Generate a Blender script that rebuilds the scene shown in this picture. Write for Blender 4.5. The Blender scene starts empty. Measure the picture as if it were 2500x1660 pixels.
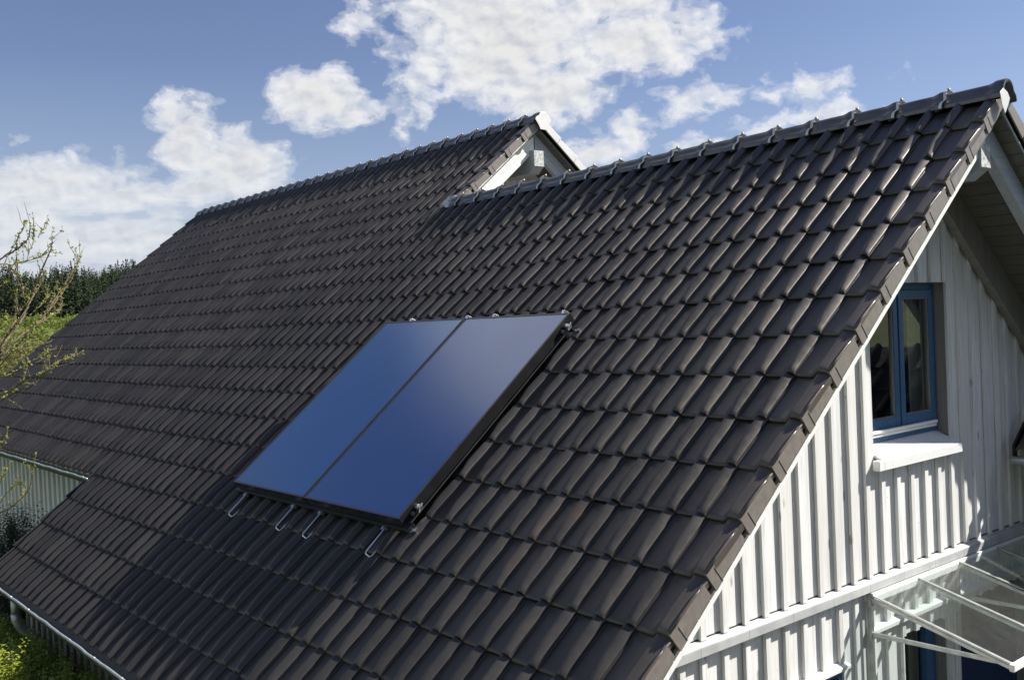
import bpy, math, random
import numpy as np
from mathutils import Vector, Matrix
random.seed(7); rng = np.random.default_rng(11)
C = bpy.context.scene.collection
TH = 0.68086; CT, ST, TT = math.cos(TH), math.sin(TH), math.tan(TH)
TW, TG = 0.20902, 0.36            # tile pitch across and down the slope
YA, YB = 0.04, 1.44               # ridge position of the front wing and of the taller rear wing
XV, XR = 0.0, -6.42               # outer face of the front verge and of the rear wing's verge
WX = -0.72                        # front gable wall plane
GROUND = -6.1
R = math.radians
# ------------------------------------------------------------------ helpers
class MB:
    def __init__(s): s.v = []; s.f = []
    def quad(s, a, b, c, d):
        n = len(s.v); s.v += [tuple(a), tuple(b), tuple(c), tuple(d)]; s.f.append((n, n+1, n+2, n+3))
    def poly(s, pts):
        n = len(s.v); s.v += [tuple(p) for p in pts]; s.f.append(tuple(range(n, n+len(pts))))
    def hexa(s, p):     # 8 corners: bottom loop 0-3, top loop 4-7
        n = len(s.v); s.v += [tuple(q) for q in p]
        for f in ((3,2,1,0),(4,5,6,7),(0,1,5,4),(1,2,6,5),(2,3,7,6),(3,0,4,7)): s.f.append(tuple(n+i for i in f))
    def box(s, x0, x1, y0, y1, z0, z1):
        s.hexa([(x0,y0,z0),(x1,y0,z0),(x1,y1,z0),(x0,y1,z0),(x0,y0,z1),(x1,y0,z1),(x1,y1,z1),(x0,y1,z1)])
    def prism(s, pts, vec):   # closed polygon pts extruded by vec
        n = len(s.v); k = len(pts); vec = Vector(vec)
        s.v += [tuple(p) for p in pts] + [tuple(Vector(p)+vec) for p in pts]
        s.f.append(tuple(range(n+k-1, n-1, -1))); s.f.append(tuple(range(n+k, n+2*k)))
        for i in range(k):
            j = (i+1) % k; s.f.append((n+i, n+j, n+k+j, n+k+i))
    def tube(s, path, r, seg=8, caps=True):
        path = [Vector(p) for p in path]; n0 = len(s.v)
        rs = r if isinstance(r, (list, tuple)) else [r]*len(path)
        t = (path[1]-path[0]).normalized(); up = Vector((0,0,1)) if abs(t.z) < .9 else Vector((1,0,0))
        a = t.cross(up).normalized()
        for i, p in enumerate(path):
            if i == 0: t = path[1]-path[0]
            elif i == len(path)-1: t = path[-1]-path[-2]
            else: t = path[i+1]-path[i-1]
            if t.length < 1e-9: t = Vector((0,0,1))
            t.normalize(); a = (a - t*a.dot(t))
            if a.length < 1e-6: a = t.orthogonal()
            a.normalize(); b = t.cross(a)
            for k in range(seg):
                g = 2*math.pi*k/seg; s.v.append(tuple(p + (a*math.cos(g)+b*math.sin(g))*rs[i]))
        for i in range(len(path)-1):
            for k in range(seg):
                k2 = (k+1) % seg; s.f.append((n0+i*seg+k, n0+i*seg+k2, n0+(i+1)*seg+k2, n0+(i+1)*seg+k))
        if caps:
            s.f.append(tuple(n0+k for k in range(seg-1, -1, -1))); m = n0+(len(path)-1)*seg
            s.f.append(tuple(m+k for k in range(seg)))
    def sweep(s, prof, ends, close=False):   # list of profile point rows
        n0 = len(s.v); k = len(prof[0])
        for row in prof: s.v += [tuple(q) for q in row]
        for i in range(len(prof)-1):
            for j in range(k-1): s.f.append((n0+i*k+j, n0+i*k+j+1, n0+(i+1)*k+j+1, n0+(i+1)*k+j))
    def build(s, name, mat, parent=None, smooth=False, bevel=0, label=None):
        me = bpy.data.meshes.new(name); me.from_pydata(s.v, [], s.f); me.update()
        if smooth: me.polygons.foreach_set('use_smooth', [True]*len(me.polygons))
        me.materials.append(mat); o = bpy.data.objects.new(name, me); C.objects.link(o)
        if parent is not None: adopt(o, parent)
        if bevel:
            b = o.modifiers.new('bevel', 'BEVEL'); b.width = bevel; b.segments = 2; b.limit_method = 'ANGLE'; b.angle_limit = R(40)
            b.harden_normals = False
        if label: o['label'] = label
        return o
def worldof(o):
    m = o.matrix_basis.copy()
    while o.parent: m = o.parent.matrix_basis @ o.matrix_parent_inverse @ m; o = o.parent
    return m
def adopt(o, parent):
    o.parent = parent; o.matrix_parent_inverse = worldof(parent).inverted()
def thing(name, label, cat, loc=(0,0,0), group=None):
    o = bpy.data.objects.new(name, None); o.location = loc; o.empty_display_size = .2; C.objects.link(o)
    o['label'] = label; o['category'] = cat
    if group: o['group'] = group
    return o
def tag(o, label=None, cat=None, group=None, kind=None):
    for k, v in (('label', label), ('category', cat), ('group', group), ('kind', kind)):
        if v: o[k] = v
    return o
def np_mesh(name, V, F, mat, parent=None, smooth=True, attrs=None):
    me = bpy.data.meshes.new(name); V = np.asarray(V, np.float32); F = np.asarray(F, np.int32); k = F.shape[1]
    me.vertices.add(len(V)); me.vertices.foreach_set('co', V.ravel())
    me.loops.add(F.size); me.loops.foreach_set('vertex_index', F.ravel())
    me.polygons.add(len(F)); me.polygons.foreach_set('loop_start', np.arange(0, F.size, k, dtype=np.int32))
    me.polygons.foreach_set('loop_total', np.full(len(F), k, np.int32))
    me.polygons.foreach_set('use_smooth', np.full(len(F), smooth))
    if attrs:
        for nm, arr in attrs.items():
            a = me.attributes.new(nm, 'FLOAT_VECTOR', 'POINT'); a.data.foreach_set('vector', np.asarray(arr, np.float32).ravel())
    me.update(); me.validate(); me.materials.append(mat)
    o = bpy.data.objects.new(name, me); C.objects.link(o)
    if parent is not None: adopt(o, parent)
    return o
def SP(u, v, h):      # point on the visible (left) slope: u away from the front gable, v down the slope, h above it
    return (-u, -v*CT - h*ST, -v*ST + h*CT)
def SR(u, v, h, ya=YA):   # the same on the opposite slope
    x, y, z = SP(u, v, h); return (x, 2*ya - y, z)
def sbox(mb, u0, u1, v0, v1, h0, h1, f=SP):
    mb.hexa([f(u0,v0,h0),f(u1,v0,h0),f(u1,v1,h0),f(u0,v1,h0),f(u0,v0,h1),f(u1,v0,h1),f(u1,v1,h1),f(u0,v1,h1)])
# ------------------------------------------------------------------ materials
class NT:
    def __init__(s, name):
        s.m = bpy.data.materials.new(name); s.m.use_nodes = True; s.t = s.m.node_tree; s.n = s.t.nodes; s.n.clear()
        s.out = s.n.new('ShaderNodeOutputMaterial')
    def node(s, typ, **kw):
        n = s.n.new(typ)
        for k, v in kw.items(): setattr(n, k, v)
        return n
    def link(s, a, b): s.t.links.new(a, b)
    def val(s, sock, v):
        if isinstance(v, bpy.types.NodeSocket): s.link(v, sock)
        else: sock.default_value = v
    def math(s, op, a, b=0.0, c=0.0, clamp=False):
        n = s.node('ShaderNodeMath', operation=op, use_clamp=clamp)
        for i, q in enumerate((a, b, c)): s.val(n.inputs[i], q)
        return n.outputs[0]
    def coord(s, kind='Object'): return s.node('ShaderNodeTexCoord').outputs[kind]
    def mapping(s, vec, scale=(1,1,1), loc=(0,0,0), rot=(0,0,0)):
        n = s.node('ShaderNodeMapping'); s.link(vec, n.inputs[0])
        n.inputs[1].default_value = loc; n.inputs[2].default_value = rot; n.inputs[3].default_value = scale
        return n.outputs[0]
    def noise(s, vec, scale=5, detail=4, rough=.55, dist=0.0, dim='3D'):
        n = s.node('ShaderNodeTexNoise', noise_dimensions=dim); s.link(vec, n.inputs['Vector'])
        n.inputs['Scale'].default_value = scale; n.inputs['Detail'].default_value = detail
        n.inputs['Roughness'].default_value = rough; n.inputs['Distortion'].default_value = dist
        return n.outputs['Fac']
    def ramp(s, fac, stops, interp='LINEAR'):
        n = s.node('ShaderNodeValToRGB'); s.val(n.inputs[0], fac); cr = n.color_ramp; cr.interpolation = interp
        while len(cr.elements) < len(stops): cr.elements.new(.5)
        for e, (p, c) in zip(cr.elements, stops):
            e.position = p; e.color = (c if isinstance(c, tuple) else (c, c, c)) + ((1,) if not isinstance(c, tuple) or len(c) == 3 else ())
        return n.outputs[0]
    def mix(s, fac, a, b, typ='MIX'):
        n = s.node('ShaderNodeMix', data_type='RGBA', blend_type=typ)
        s.val(n.inputs['Factor'], fac)
        for sock, v in ((n.inputs[6], a), (n.inputs[7], b)):
            if isinstance(v, bpy.types.NodeSocket): s.link(v, sock)
            else: sock.default_value = tuple(v) + (1,)
        return n.outputs[2]
    def bsdf(s, color=None, rough=.5, metal=0.0, spec=.5, normal=None, coat=0.0, coat_rough=.05, **kw):
        b = s.node('ShaderNodeBsdfPrincipled')
        if color is not None:
            if isinstance(color, bpy.types.NodeSocket): s.link(color, b.inputs['Base Color'])
            else: b.inputs['Base Color'].default_value = tuple(color) + (1,)
        s.val(b.inputs['Roughness'], rough); s.val(b.inputs['Metallic'], metal); s.val(b.inputs['Specular IOR Level'], spec)
        b.inputs['Coat Weight'].default_value = coat; b.inputs['Coat Roughness'].default_value = coat_rough
        if normal is not None: s.link(normal, b.inputs['Normal'])
        for k, v in kw.items(): s.val(b.inputs[k], v)
        return b
    def bump(s, h, strength=.3, dist=.01):
        n = s.node('ShaderNodeBump'); s.link(h, n.inputs['Height']); n.inputs['Strength'].default_value = strength
        n.inputs['Distance'].default_value = dist; return n.outputs[0]
    def done(s, sh, disp=None):
        s.link(sh if isinstance(sh, bpy.types.NodeSocket) else sh.outputs[0], s.out.inputs['Surface']); return s.m
def mat_plain(name, col, rough=.5, metal=0.0, var=.12, scale=6, spec=.5, bump=0.0):
    t = NT(name); n = t.noise(t.coord(), scale, 5)
    dark = tuple(c*(1-var) for c in col); light = tuple(min(1, c*(1+var)) for c in col)
    c = t.ramp(n, [(.3, dark), (.7, light)])
    nm = t.bump(t.noise(t.coord(), scale*6, 4), bump, .003) if bump else None
    return t.done(t.bsdf(c, rough, metal, spec, nm))
def mat_tile(name='glazed_brown_tile', side=False):
    t = NT(name)
    at = t.node('ShaderNodeAttribute', attribute_name='tile'); sep = t.node('ShaderNodeSeparateXYZ'); t.link(at.outputs['Vector'], sep.inputs[0])
    rnd, tv, roll = sep.outputs[0], sep.outputs[1], sep.outputs[2]
    co = t.coord()
    base = t.mix(rnd, (.020, .0188, .0182), (.034, .0318, .0306))
    if side: base = t.mix(.8, base, (.080, .068, .060))
    blot = t.ramp(t.noise(co, 3.2, 5, .6), [(.35, 0.0), (.75, 1.0)])
    base = t.mix(t.math('MULTIPLY', blot, .30), base, (.030, .0275, .026))
    # dusty streaks running down the slope and fine specks of lichen
    fine = t.ramp(t.noise(co, 140, 3, .6), [(.62, 0.0), (.78, 1.0)])
    base = t.mix(t.math('MULTIPLY', fine, .15), base, (.11, .10, .085))
    # moss and dirt gather along the nose edges
    edge = t.ramp(tv, [(.955, 0.0), (1.0, 1.0)])
    ed = t.math('MULTIPLY', edge, t.ramp(t.noise(co, 9, 4), [(.38, 0.0), (.62, .95)]))
    base = t.mix(ed, base, (.060, .045, .020))
    rust = t.ramp(t.noise(t.mapping(co, (1,1,1), (3,1,8)), 1.6, 3, .5), [(.66, 0.0), (.74, 1.0)])
    base = t.mix(t.math('MULTIPLY', rust, .25), base, (.085, .050, .036))
    rg = t.math('ADD', t.ramp(t.noise(co, 18, 5, .6), [(.3, .30), (.75, .40)]), t.math('MULTIPLY', rnd, .07))
    rg = t.math('ADD', rg, t.math('MULTIPLY', edge, .2))
    nm = t.bump(t.noise(co, 55, 4, .55), .12, .004)
    return t.done(t.bsdf(base, rg, 0, .88, nm, **{'Specular Tint': (1.0, .90, .80, 1)}))
def mat_wood(name, light, dark, knots=.6, rough=.7, axis='z', grain=.35):
    t = NT(name); co = t.coord()
    sc = {'z': (26, 26, 1.1), 'x': (1.1, 26, 26), 'y': (26, 1.1, 26)}[axis]
    g = t.noise(t.mapping(co, sc), 1.6, 6, .62, .6)
    ob = t.node('ShaderNodeNewGeometry').outputs['Random Per Island']
    base = t.ramp(g, [(.30, dark), (.55, light)])
    base = t.mix(t.math('MULTIPLY', ob, .6), base, tuple(c*q for c, q in zip(light, (.80, .785, .75))))
    weather = t.ramp(t.noise(t.mapping(co, tuple(.35*q for q in sc)), 1.2, 4, .6), [(.52, 0.0), (.72, 1.0)])
    base = t.mix(t.math('MULTIPLY', weather, grain), base, tuple(c*.55 for c in dark))
    v = t.node('ShaderNodeTexVoronoi', feature='F1'); t.link(t.mapping(co, (7, 7, 2.6) if axis == 'z' else (2.6, 7, 7)), v.inputs['Vector']); v.inputs['Scale'].default_value = 1.0
    kn = t.ramp(v.outputs['Distance'], [(.07, 1.0), (.13, 0.0)])
    base = t.mix(t.math('MULTIPLY', kn, knots), base, (.16, .12, .085))
    v2 = t.node('ShaderNodeTexVoronoi', feature='F1'); t.link(t.mapping(co, (11, 11, 5)), v2.inputs['Vector']); v2.inputs['Scale'].default_value = 1.0
    dots = t.ramp(v2.outputs['Distance'], [(.03, 1.0), (.045, 0.0)])
    base = t.mix(t.math('MULTIPLY', dots, .7), base, (.05, .04, .03))
    st_ = t.ramp(t.noise(t.mapping(co, tuple(1.9*q if q > 5 else 1.4*q for q in sc), (5, 3, 1)), 1.3, 5, .7), [(.60, 0.0), (.74, 1.0)])
    base = t.mix(t.math('MULTIPLY', st_, .55 if knots > .25 else .08), base, (light[0]*.55, light[1]*.48, light[2]*.37))
    nm = t.bump(g, .35, .004)
    return t.done(t.bsdf(base, rough, 0, .3, nm))
def mat_glass_pane(name, dusty=.0):
    t = NT(name)
    fr = t.node('ShaderNodeFresnel'); fr.inputs[0].default_value = 1.5
    tr = t.node('ShaderNodeBsdfTransparent'); tr.inputs[0].default_value = (.88, .92, .91, 1)
    gl = t.node('ShaderNodeBsdfGlossy'); gl.inputs['Roughness'].default_value = .02 if not dusty else .12; gl.inputs[0].default_value = (1,1,1,1)
    m = t.node('ShaderNodeMixShader'); bf = t.node('ShaderNodeNewGeometry').outputs['Backfacing']; t.link(t.math('MULTIPLY', t.math('MULTIPLY', fr.outputs[0], 1.25 if not dusty else 1.1, clamp=True), t.math('SUBTRACT', 1.0, bf)), m.inputs[0]); t.link(tr.outputs[0], m.inputs[1]); t.link(gl.outputs[0], m.inputs[2])
    if not dusty: return t.done(m.outputs[0])
    co = t.coord()
    df = t.node('ShaderNodeBsdfDiffuse'); df.inputs[0].default_value = (.62, .62, .58, 1)
    tl = t.node('ShaderNodeBsdfTranslucent'); tl.inputs[0].default_value = (.62, .62, .58, 1)
    a = t.node('ShaderNodeAddShader'); mm = t.node('ShaderNodeMixShader'); mm.inputs[0].default_value = .5
    t.link(df.outputs[0], mm.inputs[1]); t.link(tl.outputs[0], mm.inputs[2])
    streak = t.ramp(t.noise(t.mapping(co, (4, 60, 4)), 1.5, 5, .65), [(.35, dusty*.5), (.75, dusty*1.5)])
    v = t.node('ShaderNodeTexVoronoi', feature='F1'); t.link(co, v.inputs['Vector']); v.inputs['Scale'].default_value = 55
    spots = t.ramp(v.outputs['Distance'], [(.10, .55), (.16, 0.0)])
    m2 = t.node('ShaderNodeMixShader'); t.link(t.math('ADD', streak, t.math('MULTIPLY', spots, .35), clamp=True), m2.inputs[0])
    t.link(m.outputs[0], m2.inputs[1]); t.link(mm.outputs[0], m2.inputs[2])
    return t.done(m2.outputs[0])
def mat_leaf(name, c1, c2, rough=.5, trans=.35, scale=3.0, wi=.6):
    t = NT(name); isl = t.node('ShaderNodeNewGeometry').outputs['Random Per Island']
    n = t.noise(t.coord(), scale, 3)
    c = t.mix(t.math('ADD', t.math('MULTIPLY', isl, wi), t.math('MULTIPLY', t.ramp(n, [(.3, 0.0), (.7, 1.0)]), 1-wi)), c1, c2)
    b = t.bsdf(c, rough, 0, .35)
    tl = t.node('ShaderNodeBsdfTranslucent'); t.link(t.mix(.5, c, c2), tl.inputs[0])
    m = t.node('ShaderNodeMixShader'); m.inputs[0].default_value = trans; t.link(b.outputs[0], m.inputs[1]); t.link(tl.outputs[0], m.inputs[2])
    return t.done(m.outputs[0])
M = {}
M['tile'] = mat_tile()
M['vtile'] = mat_tile('dusty_verge_glaze', True)
M['ridge'] = mat_plain('glazed_ridge_tile', (.070, .070, .078), .30, 0, .25, 8, .8, .1)
M['verge'] = mat_plain('engobe_verge_tile', (.175, .155, .138), .40, 0, .16, 22, .6, .12)
M['clay'] = mat_plain('bare_red_clay', (.25, .07, .035), .8)
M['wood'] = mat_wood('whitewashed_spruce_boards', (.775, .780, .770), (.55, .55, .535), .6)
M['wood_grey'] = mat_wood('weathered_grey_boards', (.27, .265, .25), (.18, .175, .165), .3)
M['paint'] = mat_wood('white_painted_timber', (.80, .81, .80), (.70, .71, .70), .15, .55, 'x', .08)
M['bluewhite'] = mat_wood('shade_tinted_white_timber', (.40, .44, .49), (.32, .35, .40), .2, .6, 'y', .15)  # copy of the white timber, darker and bluer: shade put into the colour
M['soffit'] = mat_wood('soffit_boards', (.13, .125, .11), (.09, .085, .075), .3, .7, 'x', .2)  # white-grey boards set dark, the shade of the underside is in the colour
M['endgrain'] = mat_plain('weathered_end_grain', (.47, .49, .48), .8, 0, .45, 38, .2, .3)
M['darkmetal'] = mat_plain('dark_gutter_metal', (.055, .058, .058), .6, .3, .3, 9)  # even near-black tone for the gutter trough
M['zinc'] = mat_plain('weathered_zinc', (.46, .48, .50), .42, .55, .18, 9)
M['whitemetal'] = mat_plain('light_grey_sheet_metal', (.60, .60, .59), .45, .15, .08, 5)
M['alu'] = mat_plain('dull_aluminium', (.42, .43, .42), .42, .7, .2, 12)
M['steel'] = mat_plain('bright_steel', (.88, .87, .85), .30, 1.0, .1, 20)
M['black'] = mat_plain('black_anodised_frame', (.012, .013, .013), .33, .2, .2, 10)
M['greyedge'] = mat_plain('dark_grey_trim', (.09, .095, .10), .3, .5, .1, 10)
M['blue'] = mat_wood('blue_painted_window_wood', (.052, .130, .265), (.042, .108, .225), .0, .42, 'z', .05)
M['darkblue'] = mat_wood('shaded_blue_paint', (.020, .050, .130), (.016, .042, .110), .0, .45, 'z', .05)  # darker copy of the blue paint, with the entrance door's shade in the colour
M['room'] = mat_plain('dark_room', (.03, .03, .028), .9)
M['curtain'] = mat_plain('grey_curtain', (.20, .19, .17), .9)
M['glass'] = mat_glass_pane('window_glass')
M['canopy'] = mat_glass_pane('dusty_canopy_glass', .06)
M['membrane'] = mat_plain('dark_underlay', (.02, .02, .02), .9)
def mat_solar(name, c1, c2):
    t = NT(name); co = t.coord()
    n = t.ramp(t.noise(co, 1.3, 3, .5), [(.3, c1), (.7, c2)])
    lines = t.noise(t.mapping(co, (40, 1, 1)), 1.0, 2, .5)
    nm = t.bump(t.noise(co, 2.2, 2, .4), .03, .02)
    rg = t.math('ADD', t.math('MULTIPLY', lines, .05), .30)
    return t.done(t.bsdf(n, rg, .85, .5, nm, coat=1.0, coat_rough=.16, **{'Coat IOR': 2.3}))
M['solar'] = mat_solar('solar_glass', (.018, .085, .29), (.026, .105, .33)); M['solar2'] = mat_solar('solar_glass_lighter_coating', (.008, .120, .34), (.012, .145, .38))
def mat_flash():
    t = NT('jointed_grey_sheet_metal'); co = t.coord(); s = t.node('ShaderNodeSeparateXYZ'); t.link(co, s.inputs[0])
    c = t.ramp(t.noise(co, 7, 5, .6), [(.3, (.40, .41, .41)), (.7, (.52, .53, .53))])
    f = t.math('FRACT', t.math('DIVIDE', t.math('ADD', s.outputs[1], 20.13), .46)); c = t.mix(t.math('LESS_THAN', f, .010), c, (.25, .25, .25))
    return t.done(t.bsdf(c, .5, .1, .4))
M['flash'] = mat_flash()
# ------------------------------------------------------------------ roof tiles
S_ = np.array([0, .03, .25, .45, .55, .61, .645, .67, .69, .71, .725, .74, .76, .78, .80, .84, .88, .915, .945, .960, .967, .972, .977, 1.0])
T_ = np.array([0, .12, .3, .5, .66, .78, .87, .93, .97, .99, 1.0])
def smooth(x): x = np.clip(x, 0, 1); return x*x*(3-2*x)
def tile_height(s, t):
    k = smooth((t-.72)/.28)
    a = .660 - .065*k; b = .735 - .05*k
    H = .052*(.90 + .10*smooth(t/.12))*(1 - .06*smooth((t-.93)/.07))
    k2 = smooth((t-.62)/.38); wd = .07 + .12*k2
    up = smooth((s-a)/(b-a)); dome = 1 - .46*k2*(1 - smooth((s-b)/wd))     # the left shoulder of the roll dips towards the nose
    down = np.interp(s, [.0, .735, .77, .805, .84, .88, .915, .945, .962, .968, .976, 1.0], [1, 1, .98, .92, .82, .70, .58, .47, .40, .33, .03, .0])
    pr = H*up*dome*down
    pan = -.0020*np.sin(np.pi*np.clip(s/.6, 0, 1)) - .0045*np.exp(-((s-a+.008)/.016)**2)
    nose = -.006*np.clip((t-.955)/.045, 0, 1)**2
    return pr + pan - .012 + .021*t + nose
def tile_height_verge(s, t):
    k = smooth((t-.72)/.28)
    a = .54 - .08*k; b = .66 + .04*k
    H = .040*(1 - .10*smooth((t-.9)/.1))
    up = smooth((s-a)/(b-a)); dome = np.interp(s, [0, .66, .75, .83, .90, .95, 1.0], [1, 1, .96, .87, .74, .62, .46])
    lip = .008*np.exp(-((s-.985)/.02)**2)
    pan = -.0045*np.sin(np.pi*np.clip(s/.5, 0, 1)) - .003*np.exp(-((s-a+.01)/.022)**2)
    nose = -.010*np.clip((t-.955)/.045, 0, 1)**2*(s < .97)
    return H*up*dome + pan - .012 + .021*t + nose + lip
def tile_patch(hf):
    """top surface, side lip and nose face of one tile in (s, t, h); returns verts, quads, per-vertex (t, roll)"""
    ns, nt = len(S_), len(T_)
    s, t = np.meshgrid(S_, T_); h = hf(s, t)
    V = [np.stack([s.ravel(), t.ravel(), h.ravel()], 1)]
    idx = lambda r, c: r*ns + c
    F = [(idx(r, c), idx(r+1, c), idx(r+1, c+1), idx(r, c+1)) for r in range(nt-1) for c in range(ns-1)]
    n = ns*nt
    # nose face: duplicated top row, then dropped
    top = np.stack([S_, np.full(ns, 1.0), h[-1]], 1); mid = top.copy(); mid[:, 1] = 1.003; mid[:, 2] -= .008
    low = top.copy(); low[:, 2] -= .020; low[:, 1] = .992; back = low.copy(); back[:, 1] = .90
    V += [top, mid, low, back]
    for q in range(3):
        for c in range(ns-1):
            a = n+q*ns+c; F.append((a, a+ns, a+ns+1, a+1))
    n += 4*ns
    # right edge lip
    sd = np.stack([np.full(nt, 1.0), T_, h[:, -1]], 1); sl = sd.copy(); sl[:, 2] -= .036; sl[:, 0] -= .012
    V += [sd, sl]
    for r in range(nt-1): F.append((n+r, n+r+1, n+nt+r+1, n+nt+r))
    V = np.concatenate(V); F = np.array(F)
    return V, F
PV, PF = tile_patch(tile_height); QV, QF = tile_patch(tile_height_verge)
def tiles(cells, name, mat, parent, patch=(PV, PF), sp=SP, stretch=1.0, flip=False):
    """cells: (u of right edge, row) -> one mesh holding the tile field"""
    P, F = patch; n = len(P); N = len(cells)
    cells = np.array(cells, float); u0 = cells[:, :1]; row = cells[:, 1:2]
    jh = rng.normal(0, .0012, (N, 1)); js = rng.normal(0, .0018, (N, 1)); jt = rng.normal(0, .0022, (N, 1)); tw = rng.normal(0, .0015, (N, 1))
    s, t, h = P[:, 0][None], P[:, 1][None], P[:, 2][None]
    u = u0 + (1-s)*TW*stretch + js + tw*(t-.5)
    v = TG*(row-1+t) - .015 + jt*t
    first = ((row == -4) | ((row == 1) & (u0 < 6.45))) & (sp is SP)
    h = h - np.where(first, 1, 0)*.014*np.clip(1 - t/.30, 0, 1)
    hh = h + jh + np.random.default_rng(3).normal(0, .002, (N, 1))*(t-.3)
    X = -u; Y = -v*CT - hh*ST; Z = -v*ST + hh*CT
    if sp is SR: Y = 2*sp_ya - Y
    V = np.stack([np.broadcast_to(X, Y.shape), Y, Z], 2).reshape(-1, 3)
    FF = (F[None] + (np.arange(N)*n)[:, None, None]).reshape(-1, 4)
    if sp is SR: FF = FF[:, ::-1]
    rn = rng.random((N, 1))*np.ones((1, n)); at = np.stack([rn, np.broadcast_to(t, rn.shape), np.broadcast_to(s, rn.shape)], 2).reshape(-1, 3)
    return np_mesh(name, V, FF, mat, parent, True, {'tile': at})
sp_ya = YA
house = thing('house', 'white board-clad house under a long dark brown tiled roof with two staggered gables', 'house', (-4, 0, GROUND))
cells = []
for j in range(-4, 18):
    for i in range(0, 83):
        u = .02 + i*TW
        if j >= 1 and i == 0: continue
        if j < 1 and u < 6.70: continue
        if j > 13 and i > 40: continue
        cells.append((u, j))
roof = tiles(cells, 'roof', M['tile'], house)
# underlay deck below the tiles so that nothing shows through
dk = MB()
sbox(dk, .03, 8.59, -.05, 6.05, -.075, -.045); sbox(dk, 8.59, 17.46, -.05, 4.62, -.0755, -.0455); sbox(dk, 6.46, 17.46, -1.80, -.05, -.0755, -.0455)
dk.build('roof_deck', M['membrane'], house)
# verge tiles: one part each, with the down-turned flange
def verge_mesh(f=SP, sgn=1):
    mb = MB()
    H0, D0, D1 = .012, -.070, -.084
    # main flange plate, then the proud tab at the lower end
    def plate(v0, v1, h0l, h0r, hb, x0, x1):   # top edge follows h0l..h0r
        mb.hexa([f(-x0,v0,hb),f(-x1,v0,hb),f(-x1,v1,hb),f(-x0,v1,hb),f(-x0,v0,h0l),f(-x1,v0,h0l),f(-x1,v1,h0r),f(-x0,v1,h0r)])
    plate(.045, .295, .018, .030, D0, -.012, .0)
    plate(.295, .365, .030, .036, D1+.004, -.012, .004)
    plate(.297, .301, .020, .020, D1+.006, .004, .007)
    return mb
def add_verge(x0, row, stretch, parent, label=None):
    o = tiles([(x0, row)], 'verge_tile', M['vtile'], parent, (QV, QF), stretch=stretch); o.data.materials.append(M['verge'])
    mb = verge_mesh(); me = bpy.data.meshes.new('flange')
    fv = [(p[0]-x0, p[1] - (TG*(row-1)-.015)*CT, p[2] - (TG*(row-1)-.015)*ST) for p in mb.v]
    me.from_pydata(fv, [], mb.f); me.polygons.foreach_set('material_index', [1]*len(mb.f))
    a = me.attributes.new('tile', 'FLOAT_VECTOR', 'POINT'); a.data.foreach_set('vector', [0.5]*(3*len(fv)))
    # join the flange into the tile mesh
    import bmesh
    bm = bmesh.new(); bm.from_mesh(o.data); bm.from_mesh(me); bm.to_mesh(o.data); bm.free(); bpy.data.meshes.remove(me)
    # rounded lip running along the outer edge and rising past the head of the tile
    lp = MB(); q = TG*(row-1)-.015
    lp.tube([(p[0], p[1], p[2]) for p in (SP(x0+.006, q+.012, .003), SP(x0+.006, q+.12, .022), SP(x0+.006, q+.25, .034), SP(x0+.007, q+.35, .036))], [.006, .008, .008, .007], 6)
    me = bpy.data.meshes.new('lip'); me.from_pydata(lp.v, [], lp.f); me.polygons.foreach_set('use_smooth', [True]*len(me.polygons))
    bm = bmesh.new(); bm.from_mesh(o.data); bm.from_mesh(me); bm.to_mesh(o.data); bm.free(); bpy.data.meshes.remove(me)
    return o
for j in range(1, 18): add_verge(0.0, j, (.02+TW)/TW, house)
for j in range(-4, 1): add_verge(6.42, j, (6.708-6.42)/TW, house)
# left-hand verges of the rear wing and of the lower front strip, and the hidden right-hand slope
vl = MB()
for j in range(-4, 14): q = TG*(j-1)-.015; vl.hexa([SP(17.36,q,-.09),SP(17.40,q,-.09),SP(17.40,q+.37,-.09),SP(17.36,q+.37,-.09),SP(17.36,q,.018),SP(17.40,q,.018),SP(17.40,q+.37,.045),SP(17.36,q+.37,.045)])
vl.build('verge_trim', M['tile'], house, bevel=.006); vl = MB()
for j in range(14, 18): q = TG*(j-1)-.015; vl.hexa([SP(8.575,q,-.12),SP(8.61,q,-.12),SP(8.61,q+.37,-.12),SP(8.575,q+.37,-.12),SP(8.575,q,.018),SP(8.61,q,.018),SP(8.61,q+.37,.045),SP(8.575,q+.37,.045)])
vl.build('verge_trim', M['tile'], house, bevel=.006)
rr = MB()
def s_rear(u, v, h): return SR(u, v, h, YB)
sbox(rr, .012, 7.3, -.05, 5.6, -.04, -.004, SR); sbox(rr, 6.44, 17.40, -1.80, 5.6, -.04, -.004, s_rear)
rr.build('far_roof_slope', M['tile'], house); rr = MB()
for j in range(1, 16):
    q = TG*(j-1)-.015
    rr.hexa([SR(0,q+.03,-.055),SR(.012,q+.03,-.055),SR(.012,q+.37,-.06),SR(0,q+.37,-.06),SR(0,q+.03,.022),SR(.012,q+.03,.022),SR(.012,q+.37,.045),SR(0,q+.37,.045)])
rr.build('verge_flange', M['verge'], house, bevel=.003)
fl = MB()
for j in range(-4, 12):
    q = TG*(j-1)-.015+.0
    for (a, b, h1, h2, lo) in ((.0, .37, .028, .05, -.055),):
        fl.hexa([s_rear(6.405,q+a,lo),s_rear(6.425,q+a,lo),s_rear(6.425,q+b,lo),s_rear(6.405,q+b,lo),s_rear(6.405,q+a,h1),s_rear(6.425,q+a,h1),s_rear(6.425,q+b,h2),s_rear(6.405,q+b,h2)])
fl.build('verge_flange', M['whitemetal'], house, bevel=.003)
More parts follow.
